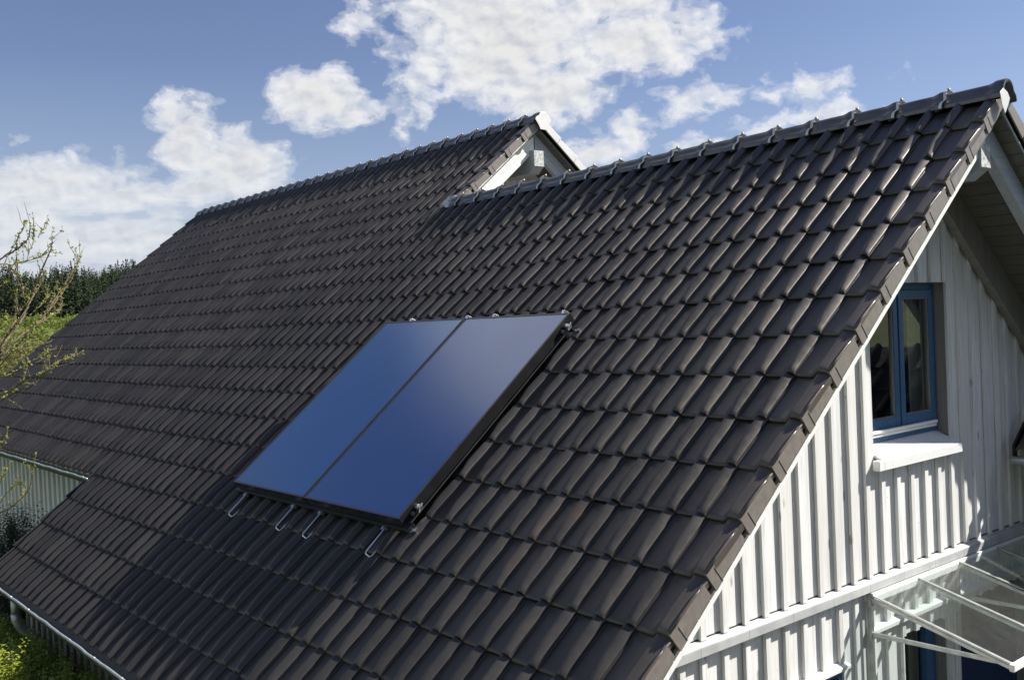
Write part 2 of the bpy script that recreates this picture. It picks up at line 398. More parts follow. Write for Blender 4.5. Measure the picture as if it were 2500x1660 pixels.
# ridge tiles with their clips
RP = [(-.108,-.068),(-.106,-.050),(-.100,-.033),(-.090,-.022),(-.080,-.018),(-.071,-.006),(-.064,.014),(-.047,.038),(-.024,.051),(0,.055)]
RP = RP + [(-y, z) for y, z in RP[-2::-1]]
def ring(u, sc, dz=0.0): return [(-u, y*sc, z*sc + dz + .004*(sc > 1)) for y, z in RP]
def make_ridge_tile(ya, za, u, L, first=False):
    mb = MB()
    rows = [ring(0, 1.16, .004), ring(.012, 1.18, .006), ring(.055, 1.16, .005), ring(.085, 1.06), ring(.11, 1.0), ring(L*.6, .985), ring(L+.03, .96, -.004)]
    mb.sweep(rows, None)
    under = [ring(0, 1.16, .004), ring(0, 1.04, -.010), ring(.06, 1.0, -.014)]
    mb.sweep([r for r in under], None)
    return mb
def ridge_line(u0, pitch, n, ya, zc, parent, first_u):
    proto = None
    for k in range(n+1):
        u = first_u if k == 0 else u0 + pitch*(k-1)
        if k == 0:
            mb = MB(); L = u0-first_u
            mb.sweep([ring(0, 1.15, .004), ring(.012, 1.17, .006), ring(.07, 1.15, .005), ring(.095, 1.05), ring(.12, 1.0), ring(L+.03, .96, -.004)], None)
            mb.sweep([ring(0, 1.15, .004), ring(0, 1.03, -.012), ring(.10, .98, -.018)], None)
            o = mb.build('ridge_tile', M['ridge'], None, True)
        elif proto is None:
            o = make_ridge_tile(ya, zc, 0, pitch).build('ridge_tile', M['ridge'], None, True)
            o.data['x'] = 1; proto = o
        else:
            o = proto.copy(); C.objects.link(o)
        if k == n and n < 20: o.scale = (.42, 1, 1)
        o.location = (-u, ya + random.gauss(0, .002), zc + random.gauss(0, .002)); o.rotation_euler = (random.gauss(0, .012), 0, random.gauss(0, .004))
        adopt(o, parent)
        if k > 0:
            if k == 1:
                cb = MB(); prof = [(y*1.19, z*1.19+.010) for y, z in RP]
                wav = [.0, .0, .003, .010, .018, .020, .014, .006, .001, 0, .001, .006, .014, .020, .018, .010, .003, 0, 0]
                cb.sweep([[(-.002+w, y, z+.004) for (y, z), w in zip(prof, wav)], [(-.013+w, y, z+.007) for (y, z), w in zip(prof, wav)], [(-.024+w, y, z+.003) for (y, z), w in zip(prof, wav)]], None)
                cb.box(-.016, .004, -.006, .006, .074, .092)
                c = cb.build('ridge_clip', M['whitemetal'], None, True); clip = c
            else:
                c = clip.copy(); C.objects.link(c)
            c.parent = o; c.matrix_parent_inverse = Matrix()
ridge_line(.383, .3675, 17, YA-.005, YA*TT+.014, house, -.035)
ridge_line(6.683, .3455, 31, YB-.005, YB*TT+.014, house, 6.40)
def plate(name, pts, x, th, mat, parent, **k):
    mb = MB(); mb.prism([(x, y, z) for y, z in pts], (th, 0, 0)); return mb.build(name, mat, parent, **k)
plate('ridge_end_cap', [(-.063,.042),(-.12,.006),(-.105,-.032),(-.091,-.079),(-.047,-.135),(.003,-.069),(.034,-.02),(.0,.018)], .038, .004, M['whitemetal'], house, bevel=.002)
plate('ridge_end_cap', [(1.449-.035,1.248),(1.528-.035,1.249),(1.604-.035,1.19),(1.624-.035,1.144),(1.594-.035,1.093),(1.566-.035,1.046),(1.525-.035,1.02),(1.436-.035,1.023),(1.41-.035,1.076),(1.355-.035,1.144),(1.366-.035,1.174),(1.417-.035,1.201)], -6.375, .005, M['whitemetal'], house, bevel=.002)
# red clay inside of the open first ridge tile
rc = MB(); rc.prism([(-.03, YA-.005+y*.9, YA*TT+.028+z*.9) for y, z in RP], (-.01, 0, 0)); rc.build('clay_core', M['clay'], house)
# crumpled lead flashing where the front ridge dies into the rear verge
fm = MB(); gr = 9
pts = [[None]*gr for _ in range(7)]
for a in range(7):
    for b in range(gr):
        u = 6.44 + .20*b/(gr-1); v = -.14 + .20*a/6
        pts[a][b] = SP(u, v, .050 + random.uniform(-.014, .016) - .02*(a/6))
fm.sweep(pts, None); fm.build('lead_flashing', M['zinc'], house)
# ------------------------------------------------------------------ verges, barge boards, soffit, beams
def gable_board(name, x0, x1, dtop, dbot, ya, mat, side, length, parent, start=0.0):
    """board running down one slope in the gable plane; dtop/dbot are drops below the tile line"""
    t = TT; y0 = start; pts = []
    za = ya*TT
    def P(y, d): return (ya - side*y, za - t*y - d)
    pts = [P(y0, dtop), P(length, dtop), P(length, dbot), P(y0, dbot)]
    if side < 0: pts = pts[::-1]
    mb = MB(); mb.prism([(x0, y, z) for y, z in pts], (x1-x0, 0, 0)); return mb.build(name, mat, parent, bevel=.003)
gable_board('barge_board', -.22, -.14, .125, .345, YA, M['paint'], 1, 4.75, house)
gable_board('barge_board', -.22, -.14, .125, .345, YA, M['bluewhite'], -1, 4.0, house, start=.004)
gable_board('wall_rafter', WX+.03, WX+.10, .125, .44, YA, M['wood_grey'], -1, 4.0, house)
gable_board('wall_rafter', WX+.03, WX+.10, .125, .44, YA, M['wood_grey'], 1, 4.6, house, start=.004)
gable_board('barge_board', -6.62, -6.55, .150, .270, YB, M['paint'], 1, 1.8, house, start=.002)
gable_board('barge_board', -6.62, -6.552, .274, .395, YB, M['paint'], 1, 1.8, house, start=.002)
gable_board('barge_board', -6.62, -6.55, .150, .270, YB, M['bluewhite'], -1, 2.4, house, start=.004)
gable_board('barge_board', -6.62, -6.552, .274, .395, YB, M['bluewhite'], -1, 2.4, house, start=.004)
gable_board('verge_edge', -6.50, -6.45, .108, .135, YB, M['paint'], 1, 1.8, house)
gable_board('verge_edge', -6.55, -6.445, .112, .150, YB, M['soffit'], -1, 2.4, house)
gable_board('verge_edge', -.05, -.018, .108, .124, YA, M['bluewhite'], -1, 4.0, house)
sf = MB()
for k in range(46):
    v = -.04 + k*.122
    for f in (SP, SR): sbox(sf, .03, -WX+.02, v, v+.117, -.112, -.096, f)
sf.build('soffit', M['soffit'], house); sf = MB()
for k in range(22):
    v = -1.78 + k*.122
    for f in (SP, s_rear):
        if f is SP and v > -.3: continue
        sbox(sf, 6.45, 7.15, v, v+.117, -.112, -.096, f)
sf.build('soffit', M['soffit'], house)
def beam(x0, ya, hw, zt, zb, zb2, xb, name='ridge_beam'):
    mb = MB()
    prof = [(x0, zt), (x0, zb), (x0-.11, zb2), (xb, zb2), (xb, zt)]
    mb.prism([(x, ya-hw, z) for x, z in prof], (0, 2*hw, 0)); o = mb.build(name, M['bluewhite'], house, bevel=.004)
    e = MB(); e.box(x0, x0+.004, ya-hw+.003, ya+hw-.003, zb+.003, zt-.002); g = e.build('end_grain', M['endgrain'], o)
    return o
beam(-.125, YA-.045, .072, -.315, -.480, -.555, WX)
beam(-6.47, YB+.0, .084, .770, .565, .480, -7.15)
gapm = MB(); gapm.box(-6.549, -6.545, YB-.003, YB+.004, .775, 1.02); gapm.build('joint_seam', M['membrane'], house)
# ------------------------------------------------------------------ board-and-batten walls
def subtract(iv, holes):
    out = [iv]
    for a, b in holes:
        nx = []
        for p, q in out:
            if b <= p or a >= q: nx.append((p, q)); continue
            if a > p: nx.append((p, a))
            if b < q: nx.append((b, q))
        out = nx
    return out
def board_wall(name, along, plane, face, a0, a1, zbot, ztop, holes, mat, parent, phase=0.0, pitch=.205, bat=.050, dep=.027, gap=.004):
    """along: 'y' or 'x' axis of the wall; plane: coordinate of the board face; face: +1/-1 outward"""
    mb = MB(); bt = mb
    def put(m, p, q, d0, d1, z0, zt0, zt1):
        lo, hi = sorted((plane+face*d0, plane+face*d1))
        if along == 'y': m.hexa([(lo,p,z0),(hi,p,z0),(hi,q,z0),(lo,q,z0),(lo,p,zt0),(hi,p,zt0),(hi,q,zt1),(lo,q,zt1)])
        else: m.hexa([(p,lo,z0),(q,lo,z0),(q,hi,z0),(p,hi,z0),(p,lo,zt0),(q,lo,zt0),(q,hi,zt1),(p,hi,zt1)])
    def strips(m, p, q, d0, d1):
        cuts = {p, q}
        for (h0, h1, hz0, hz1) in holes:
            for h in (h0, h1):
                if p < h < q: cuts.add(h)
        if p < YA < q and along == 'y': cuts.add(YA)
        cuts = sorted(cuts)
        for x, y in zip(cuts[:-1], cuts[1:]):
            if y-x < .004: continue
            mid = (x+y)/2; tz0, tz1 = ztop(x+1e-4), ztop(y-1e-4)
            for z0, z1 in subtract((zbot, max(tz0, tz1)), [(h[2], h[3]) for h in holes if h[0] < mid < h[1]]):
                t0, t1 = min(z1, tz0), min(z1, tz1)
                if max(t0, t1)-z0 < .01: continue
                put(m, x, y, d0, d1, z0, max(t0, z0+.001), max(t1, z0+.001))
    k0 = math.floor((a0-phase)/pitch); k1 = math.ceil((a1-phase)/pitch)
    for k in range(k0, k1+1):
        c = phase + k*pitch; w = random.uniform(-.004, .004); dd = random.uniform(-.002, .002)
        p, q = max(a0, c+.002), min(a1, c+pitch-.002)
        if q-p > .01: strips(mb, p, q, -.022, dd)
        p, q = max(a0, c-bat/2+w), min(a1, c+bat/2+w)
        if q-p > .01: strips(bt, p, q, .0025, dep+random.uniform(-.003, .003))
    o = mb.build(name, mat, parent, bevel=.002)
    return o
tl = lambda y: (TT*y if y < YA else TT*(2*YA-y)) - .15
BP = -1.548
W1 = (-.600, .550, -2.500, -1.255)
D1 = (-.320, .385, GROUND, -3.860); D2 = (.585, 1.80, GROUND, -3.810); LW = (-1.75, -1.125, -5.2, -3.885)
wall = board_wall('gable_wall', 'y', WX, 1, -4.45, 4.5, -3.345, tl, [W1], M['wood'], house, BP)
board_wall('ground_floor_wall', 'y', WX, 1, -4.45, 4.5, GROUND, lambda y: min(-3.44, tl(y)), [D1, D2, LW], M['wood'], house, BP)
# string course: sloping sheet-metal capped band between the storeys
bd = MB(); ya0, ya1 = -4.05, 4.2
bd.prism([(WX-.02, ya0, -3.335), (WX+.058, ya0, -3.362), (WX+.060, ya0, -3.372), (WX+.060, ya0, -3.425), (WX-.02, ya0, -3.425)], (0, ya1-ya0, 0))
bd.build('string_course', M['flash'], house, bevel=.003)
vm = MB(); vm.box(WX+.0005, WX+.004, ya0, ya1, -3.36, -3.335); vm.build('black_strip', M['membrane'], house)  # thin black strip along the foot of the upper boards
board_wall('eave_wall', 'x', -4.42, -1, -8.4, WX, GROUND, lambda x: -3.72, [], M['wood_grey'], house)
board_wall('side_wall', 'x', -3.22, -1, -17.2, -8.40, GROUND, lambda x: -2.78, [], M['wood'], house, 0.0, .235, .10, .035)
board_wall('rear_gable_wall', 'y', -7.15, 1, -.6, 3.6, -1.2, lambda y: (YB*TT - abs(y-YB)*TT) - .15, [], M['wood'], house)
sh = MB(); sh.prism([(-8.42,-4.42,GROUND),(-8.42,-3.2,GROUND),(-8.42,-3.2,-2.75),(-8.42,-4.42,-3.72)],(.02,0,0)); sh.box(-17.22, -17.2, -3.22, 6.0, GROUND, -2.78); sh.box(-17.2, WX, 5.0, 5.02, GROUND, -3.0)
sh.poly([(-17.21, -3.22, -2.79), (-17.21, YB, YB*TT-.15), (-17.21, 2*YB+3.22, -2.79)]); sh.build('back_wall', M['wood_grey'], house)
# ------------------------------------------------------------------ windows and doors (recessed, blue)
def ringbox(mb, x0, x1, y0, y1, z0, z1, w, wb=None):
    wb = wb or w
    mb.box(x0, x1, y0, y0+w, z0, z1); mb.box(x0, x1, y1-w, y1, z0, z1)
    mb.box(x0, x1, y0+w+.0005, y1-w-.0005, z1-w, z1); mb.box(x0, x1, y0+w+.0005, y1-w-.0005, z0, z0+wb)
def casement(win, y0, y1, z0, z1, x):
    c = MB(); ringbox(c, x-.035, x+.012, y0, y1, z0, z1, .062, .075); o = c.build('casement', M['blue'], win, bevel=.004)
    b = MB(); ringbox(b, x-.03, x+.004, y0+.0625, y1-.0625, z0+.0755, z1-.0625, .008); b.build('glazing_bead', M['wood_grey'], o)
    g = MB(); g.box(x-.016, x-.010, y0+.0625, y1-.0625, z0+.0755, z1-.0625); g.build('glass', M['glass'], o)
    return o
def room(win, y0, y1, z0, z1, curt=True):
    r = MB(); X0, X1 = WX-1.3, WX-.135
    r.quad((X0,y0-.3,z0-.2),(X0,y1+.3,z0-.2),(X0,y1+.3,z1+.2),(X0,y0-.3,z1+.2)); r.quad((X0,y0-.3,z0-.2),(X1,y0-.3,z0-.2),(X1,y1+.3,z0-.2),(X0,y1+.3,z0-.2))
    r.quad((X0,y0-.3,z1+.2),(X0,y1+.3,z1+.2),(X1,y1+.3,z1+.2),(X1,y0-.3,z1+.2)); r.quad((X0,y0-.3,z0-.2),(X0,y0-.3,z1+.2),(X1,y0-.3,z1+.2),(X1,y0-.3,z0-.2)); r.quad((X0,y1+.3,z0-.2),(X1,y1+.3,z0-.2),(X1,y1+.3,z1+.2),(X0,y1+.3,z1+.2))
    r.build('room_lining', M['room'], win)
    if curt:
        c = MB(); rows = []
        for zz in (z0, z1):
            rows.append([(WX-.22 + .018*math.sin(q*1.9) + .006*math.sin(q*5.1), y1-.22 + .2*q/24, zz) for q in range(25)])
        c.sweep(rows, None); c.build('curtain', M['curtain'], win, True)
win = MB()
y0, y1, z0, z1 = W1; fx = WX-.125
ringbox(win, fx-.05, fx+.02, y0+.001, y1-.001, z0+.075, z1-.001, .052, .060)
window = win.build('window', M['blue'], house, bevel=.004, label='tall blue two-casement window with white sill under the front gable')
ym = (y0+y1)/2-.005; cz0, cz1 = z0+.135+.028, z1-.053
casement(window, y0+.054, ym-.012, cz0, cz1, fx+.022); casement(window, ym+.012, y1-.054, cz0, cz1, fx+.022)
mu = MB(); mu.box(fx-.04, fx+.020, ym-.0115, ym+.0115, cz0, cz1); mu.build('mullion', M['darkblue'], window)
wr = MB(); wr.box(fx+.021, fx+.050, y0+.056, y1-.056, cz0-.026, cz0-.002); wr.box(fx+.021, fx+.040, y0+.056, y1-.056, cz0-.052, cz0-.030); wr.build('weather_rail', M['paint'], window, bevel=.003)
rv = MB(); rv.box(WX-.16, WX-.0225, y1, y1+.02, z0, z1+.02); rv.box(WX-.16, WX-.0225, y0-.02, y0, z0, z1+.02); rv.box(WX-.16, WX-.0225, y0, y1, z1, z1+.02); rv.build('reveal', M['wood_grey'], window)
sl = MB(); ys, ye = y0-.065, y1+.012
sl.prism([(WX-.13, ys+.07, z0+.072), (WX+.082, ys+.07, z0-.022), (WX+.082, ys+.07, z0-.092), (WX+.070, ys+.07, z0-.092), (WX+.070, ys+.07, z0-.040), (WX-.13, ys+.07, z0+.055)], (0, ye-ys-.07, 0))
sl.box(WX+.028, WX+.082, ys, ys+.0695, z0-.092, z0-.020)
sl.build('sill', M['paint'], window, bevel=.003)
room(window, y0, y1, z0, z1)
def door(name, lab, yy0, yy1, zz0, zz1, mull, panel=False):
    f = MB(); ringbox(f, fx-.05, fx+.02, yy0+.001, yy1-.001, zz0, zz1-.001, .07)
    o = f.build(name, M['blue'] if not panel else M['darkblue'], house, bevel=.004, label=lab)
    if mull: f = MB(); f.box(fx-.03, fx+.028, mull, mull+.075, zz0+.07, zz1-.071); f.build('stile', M['blue'], o, bevel=.004)
    g = MB(); g.box(fx-.018, fx-.010, yy0+.0715, yy1-.0715, zz0+.071, zz1-.0715); g.build('glass', M['glass'], o)
    rv = MB(); rv.box(WX-.16, WX-.0225, yy1, yy1+.02, zz0, zz1+.02); rv.box(WX-.16, WX-.0225, yy0-.02, yy0, zz0, zz1+.02); rv.box(WX-.16, WX-.0225, yy0, yy1, zz1, zz1+.02); rv.build('reveal', M['wood_grey'], o)
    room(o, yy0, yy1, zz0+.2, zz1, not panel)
    return o
door('glazed_door', 'narrow blue framed glazed door with a dark pane beneath the glass canopy', *D1, D1[1]-.155)
d2 = door('entrance_door', 'blue entrance door in a shade-darkened colour with a low solid panel at the right edge', *D2, None, True)
pn = MB(); pn.box(fx-.03, fx+.012, D2[0]+.072, D2[1]-.072, GROUND+.072, -4.16); pn.build('lower_panel', M['darkblue'], d2, bevel=.004)
# blue window at the bottom edge with a white painted head board
f = MB(); ringbox(f, WX-.04, WX+.012, LW[0]+.003, LW[1]-.003, LW[2], LW[3]-.002, .05)
lw = f.build('window', M['blue'], house, bevel=.004, label='blue framed ground floor window below a white head board')
g = MB(); g.box(WX-.05, WX-.042, LW[0]+.04, LW[1]-.04, LW[2]+.04, LW[3]-.04); g.build('shutter_panel', M['blue'], lw)
f = MB()
for k in range(3): f.box(WX-.0415, WX-.01, LW[0]+.17+k*.13, LW[0]+.19+k*.13, LW[2]+.05, LW[3]-.053)
f.build('glazing_bar', M['blue'], lw)
f = MB(); f.prism([(WX+.002, LW[0]-.06, LW[3]+.045), (WX+.060, LW[0]-.06, LW[3]+.026), (WX+.060, LW[0]-.06, LW[3]+.002), (WX+.002, LW[0]-.06, LW[3]+.002)], (0, LW[1]-LW[0]+.10, 0)); f.build('head_board', M['paint'], lw, bevel=.003)
# ------------------------------------------------------------------ glass canopy
cx0, cz_0, cx1, cz_1 = WX+.062, -3.455, .285, -3.712
cn = MB(); cn.box(WX+.0, cx0+.012, -.80, 1.85, -3.50, -3.432)
can = cn.build('canopy', M['paint'], house, bevel=.003, label='small sloping glass canopy on metal bars over the entrance')
rails = [-.795, -.160, .475, 1.110, 1.745]
dx, dz = cx1-cx0, cz_1-cz_0; Ln = math.hypot(dx, dz); nx, nz = -dz/Ln, dx/Ln
for i, y in enumerate(rails):
    r = MB()
    for off0, off1, w in ((-.030, -.004, .010), (.0065, .014, .014)):
        r.hexa([(cx0+nx*off0, y-w, cz_0+nz*off0), (cx1+nx*off0, y-w, cz_1+nz*off0), (cx1+nx*off0, y+w, cz_1+nz*off0), (cx0+nx*off0, y+w, cz_0+nz*off0),
                (cx0+nx*off1, y-w, cz_0+nz*off1), (cx1+nx*off1, y-w, cz_1+nz*off1), (cx1+nx*off1, y+w, cz_1+nz*off1), (cx0+nx*off1, y+w, cz_0+nz*off1)])
    r.build('canopy_bar', M['alu'], can, bevel=.002)
    if i < 4:
        g = MB(); a, b = y+.006, rails[i+1]-.006
        g.hexa([(cx0+.005, a, cz_0-.002), (cx1-.004, a, cz_1-.002), (cx1-.004, b, cz_1-.002), (cx0+.005, b, cz_0-.002), (cx0+.005, a, cz_0+.004), (cx1-.004, a, cz_1+.004), (cx1-.004, b, cz_1+.004), (cx0+.005, b, cz_0+.004)])
        g.build('glass_pane', M['canopy'], can)
    if i in (0, 2, 4):
        s_ = MB(); s_.hexa([(cx0-.0, y-.012, -3.735), (cx1-.09, y-.012, -3.722), (cx1-.09, y+.012, -3.722), (cx0, y+.012, -3.735), (cx0, y-.012, -3.705), (cx1-.09, y-.012, -3.697), (cx1-.09, y+.012, -3.697), (cx0, y+.012, -3.705)]); s_.build('strut', M['alu'], can, bevel=.002)
        s_ = MB(); s_.box(WX+.028, WX+.061, y-.016, y+.016, -4.04, -3.44); s_.build('wall_bar', M['alu'], can, bevel=.002)
fb = MB(); fb.box(cx1-.002, cx1+.030, -.82, 1.80, cz_1-.035, cz_1+.010); fb.build('front_batten', M['paint'], can, bevel=.003)
wt = MB(); wt.prism([(WX+.0, -.775, -3.735), (WX+.055, -.775, -3.735), (WX+.055, -.775, -3.705), (WX+.0, -.775, -3.690)], (0, 2.6, 0)); wt.build('wall_timber', M['paint'], can, bevel=.003)
# ------------------------------------------------------------------ gutters and downpipe
def gutter(x0, x1, yb, zb, r=.062, thing_parent=house):
    mb = MB(); N = 12
    rows = []
    for x in (x0, x1): rows.append([(x, yb + r - r*math.cos(math.pi*k/N), zb - .012 - r*math.sin(math.pi*k/N)*1.05) for k in range(N+1)])
    mb.sweep(rows, None)
    for x in (x0, x1): mb.poly([(x, yb + r - r*math.cos(math.pi*k/N), zb - .012 - r*math.sin(math.pi*k/N)*1.05) for k in range(N+1)])
    o = mb.build('gutter', M['darkmetal'], thing_parent, True)
    b = MB(); n = int(abs(x1-x0)/.12)
    b.tube([(x0 + (x1-x0)*k/n, yb + .0015*math.sin(k*1.7), zb + .003*math.sin(k*.9) + .002*math.sin(k*2.3)) for k in range(n+1)], .0105, 8); b.build('rolled_bead', M['zinc'], o, True)
    h = MB(); k = x0 + .35
    while k < x1: h = MB(); h.tube([(k-.010, yb, zb), (k+.010, yb, zb)], .0122, 8); h.build('gutter_bracket', M['zinc'], o, True); k += .62
    return o
g1 = gutter(-8.72, .02, -4.868, -3.798)
g2 = gutter(-17.6, -8.42, -3.752, -2.950)
dp = MB(); dp.tube([(-7.28, -4.80, -3.86), (-7.28, -4.80, -4.02)], .040, 14); dp.tube([(-7.28, -4.80, -4.00), (-7.28, -4.795, -4.06), (-7.28, -4.76, -4.14), (-7.28, -4.62, -4.30), (-7.28, -4.53, -4.42), (-7.28, -4.50, -4.55), (-7.28, -4.50, GROUND+.05)], .045, 14)
dp.build('downpipe', M['alu'], house, True)
# ------------------------------------------------------------------ low wing at the right whose gutter end shows at the frame edge
wg = thing('entrance_wing', 'low dark-tiled wing with a zinc gutter end at the right edge', 'building', (1.0, 2.3, GROUND))
GW = (-.62, 1.42, -2.735)
mb = MB(); N = 12; r = .07
rows = [[(x, GW[1]-r + r - r*math.cos(math.pi*k/N), GW[2] - r*math.sin(math.pi*k/N)) for k in range(N+1)] for x in (GW[0], 2.6)]
mb.sweep(rows, None); mb.poly(rows[0]); o = mb.build('gutter', M['zinc'], wg, True)
b = MB(); b.tube([(GW[0]-.01, GW[1]-r, GW[2]+.004), (2.6, GW[1]-r, GW[2]+.004)], .010, 8); b.build('rolled_bead', M['zinc'], o, True)
mb = MB()
for j in range(4):
    for i in range(12):
        x = GW[0] + .02 + i*.215; a = j*.33
        n = 8; prev = None
        for k in range(n):
            s0, s1 = k/n, (k+1)/n
            h = lambda s: .045*math.sin(math.pi*min(1, max(0, (s-.0)/.45))) if s < .45 else 0
            P = lambda s, q, e: (x+s*.215, GW[1]-.02 + (a+q)*CT, GW[2]+.05 + (a+q)*ST + h(s) + e)
            mb.quad(P(s0,0,.02), P(s1,0,.02), P(s1,.34,0), P(s0,.34,0)); mb.quad(P(s0,0,-.02), P(s1,0,-.02), P(s1,0,.02), P(s0,0,.02))
mb.box(GW[0]+.0, GW[0]+.02, GW[1]+.0, GW[1]+.02, GW[2]-.02, GW[2]+.1)
mb.build('roof', M['tile'], wg, True)
mb = MB(); mb.prism([(GW[0], GW[1]-.03, GW[2]-.0), (GW[0], GW[1]-.03, GW[2]+.10), (GW[0], GW[1]+1.2, GW[2]+.10+1.2*TT), (GW[0], GW[1]+1.2, GW[2]-.05+1.2*TT)], (.02, 0, 0)); mb.build('verge_board', M['black'], wg)
mb = MB(); mb.box(WX+.04, 2.5, GW[1]+.42, GW[1]+.5, GROUND, GW[2]+.25); mb.build('wall', M['wood_grey'], wg)
# ------------------------------------------------------------------ solar collectors
HP = .152
def collector(u0, u1, label, fittings, gm='solar'):
    c = thing('solar_collector', label, 'solar panel', SP((u0+u1)/2, 4.45, .06), 'flat solar collectors mounted side by side')
    v0, v1 = 2.362, 4.452
    f = MB(); w = .016
    sbox(f, u0, u1, v0, v0+w, HP-.078, HP); sbox(f, u0, u1, v1-w, v1, HP-.078, HP); sbox(f, u0, u0+w, v0+w, v1-w, HP-.078, HP); sbox(f, u1-w, u1, v0+w, v1-w, HP-.078, HP)
    sbox(f, u0+w, u1-w, v0+w, v1-w, HP-.077, HP-.06)
    f.build('frame', M['black'], c, bevel=.002)
    e = MB()
    sbox(e, u0+.001, u1-.001, v0+.001, v0+w, HP+.0005, HP+.003); sbox(e, u0+.001, u1-.001, v1-w, v1-.001, HP+.0005, HP+.003); sbox(e, u0+.001, u0+w, v0+w, v1-w, HP+.0005, HP+.003); sbox(e, u1-w, u1-.001, v0+w, v1-w, HP+.0005, HP+.003)
    e.build('edge_trim', M['greyedge'], c)
    g = MB(); a = (u1-w, v0+w, HP-.002); n = 10
    for i in range(n):
        for j in range(n):
            U = lambda k: (u0+w) + (u1-u0-2*w)*k/n; V = lambda k: (v0+w) + (v1-v0-2*w)*k/n
            g.quad(SP(U(i+1), V(j), HP-.0005), SP(U(i+1), V(j+1), HP-.0005), SP(U(i), V(j+1), HP-.0005), SP(U(i), V(j), HP-.0005))
    g.build('glass', M[gm], c)
    for v in fittings:
        p = MB(); hx = u0
        for a, b, r, sg in ((0, .014, .020, 12), (.014, .030, .025, 6), (.030, .036, .017, 10), (.036, .050, .021, 6), (.050, .058, .014, 10)):
            p.tube([SP(hx-a, v, HP-.046), SP(hx-b, v, HP-.046)], r, sg)
        p.tube([SP(hx-.052, v-.028, HP-.03), SP(hx-.052, v+.03, HP-.06)], .006, 6)
        p.tube([SP(hx-.005, v+.055, HP-.05), SP(hx-.018, v+.055, HP-.05)], .016, 6)
        p.build('pipe_union', M['steel'], c)
    return c
collector(2.415, 3.722, 'right-hand solar collector with metal pipe unions on its outer side', (2.47, 4.30))
collector(3.738, 4.985, 'left-hand solar collector, a blue glass panel farther from the gable', (), 'solar2')
rk = thing('mounting_rack', 'black mounting rack with steel roof hooks under the two solar collectors', 'mounting rack', SP(3.7, 4.45, .02))
for v0, v1 in ((2.42, 2.46), (4.405, 4.475)):
    r = MB(); sbox(r, 2.375, 5.02, v0, v1, .040, .071); r.build('rail', M['black'], rk, bevel=.002)
r = MB(); sbox(r, 2.402, 2.412, 2.46, 4.41, .064, .070); r.build('side_rail', M['greyedge'], rk)
for u in (2.63, 3.51, 3.94, 4.80):
    h = MB(); path = [SP(u, 4.44, .060), SP(u, 4.50, .064), SP(u+.001, 4.690, .060), SP(u-.008, 4.706, .058), SP(u-.050, 4.714, .042), SP(u-.058, 4.70, .040), SP(u-.060, 4.615, .036)]
    h.tube(path, .0055, 6); hk = h.build('roof_hook', M['steel'], rk, True)
    k = MB(); pr = [(0, 0), (.018, .016), (.04, .016), (.056, 0), (.05, -.014), (.038, -.004), (.02, -.004), (.008, -.014)]
    k.prism([SP(u+.028-a, 4.478, .052+b) for a, b in pr], Vector(SP(0, .022, 0))); k.build('bracket', M['greyedge'], hk, bevel=.002)
    b = MB(); b.tube([SP(u+.045, 4.476, .055), SP(u+.045, 4.492, .055)], .0085, 6); b.tube([SP(u+.045, 4.492, .055), SP(u+.045, 4.502, .055)], .005, 6); b.build('bolt', M['steel'], hk)
for u in (2.47, 3.32, 3.69, 4.55):
    k = MB(); k.prism([SP(u, 2.330, HP-.02), SP(u, 2.372, HP-.02), SP(u, 2.376, HP+.008), SP(u, 2.352, HP+.022)], Vector(SP(.026, 0, 0))); k.build('top_clamp', M['steel'], rk, bevel=.001)
for v in (2.44, 4.44):
    k = MB(); k.tube([SP(2.375, v, .044), SP(2.345, v, .044)], .0085, 6); k.tube([SP(2.352, v-.028, .034), SP(2.352, v+.028, .054)], .0075, 5); k.tube([SP(2.338, v, .044), SP(2.322, v, .044)], .013, 6); k.build('end_bolt', M['steel'], rk)
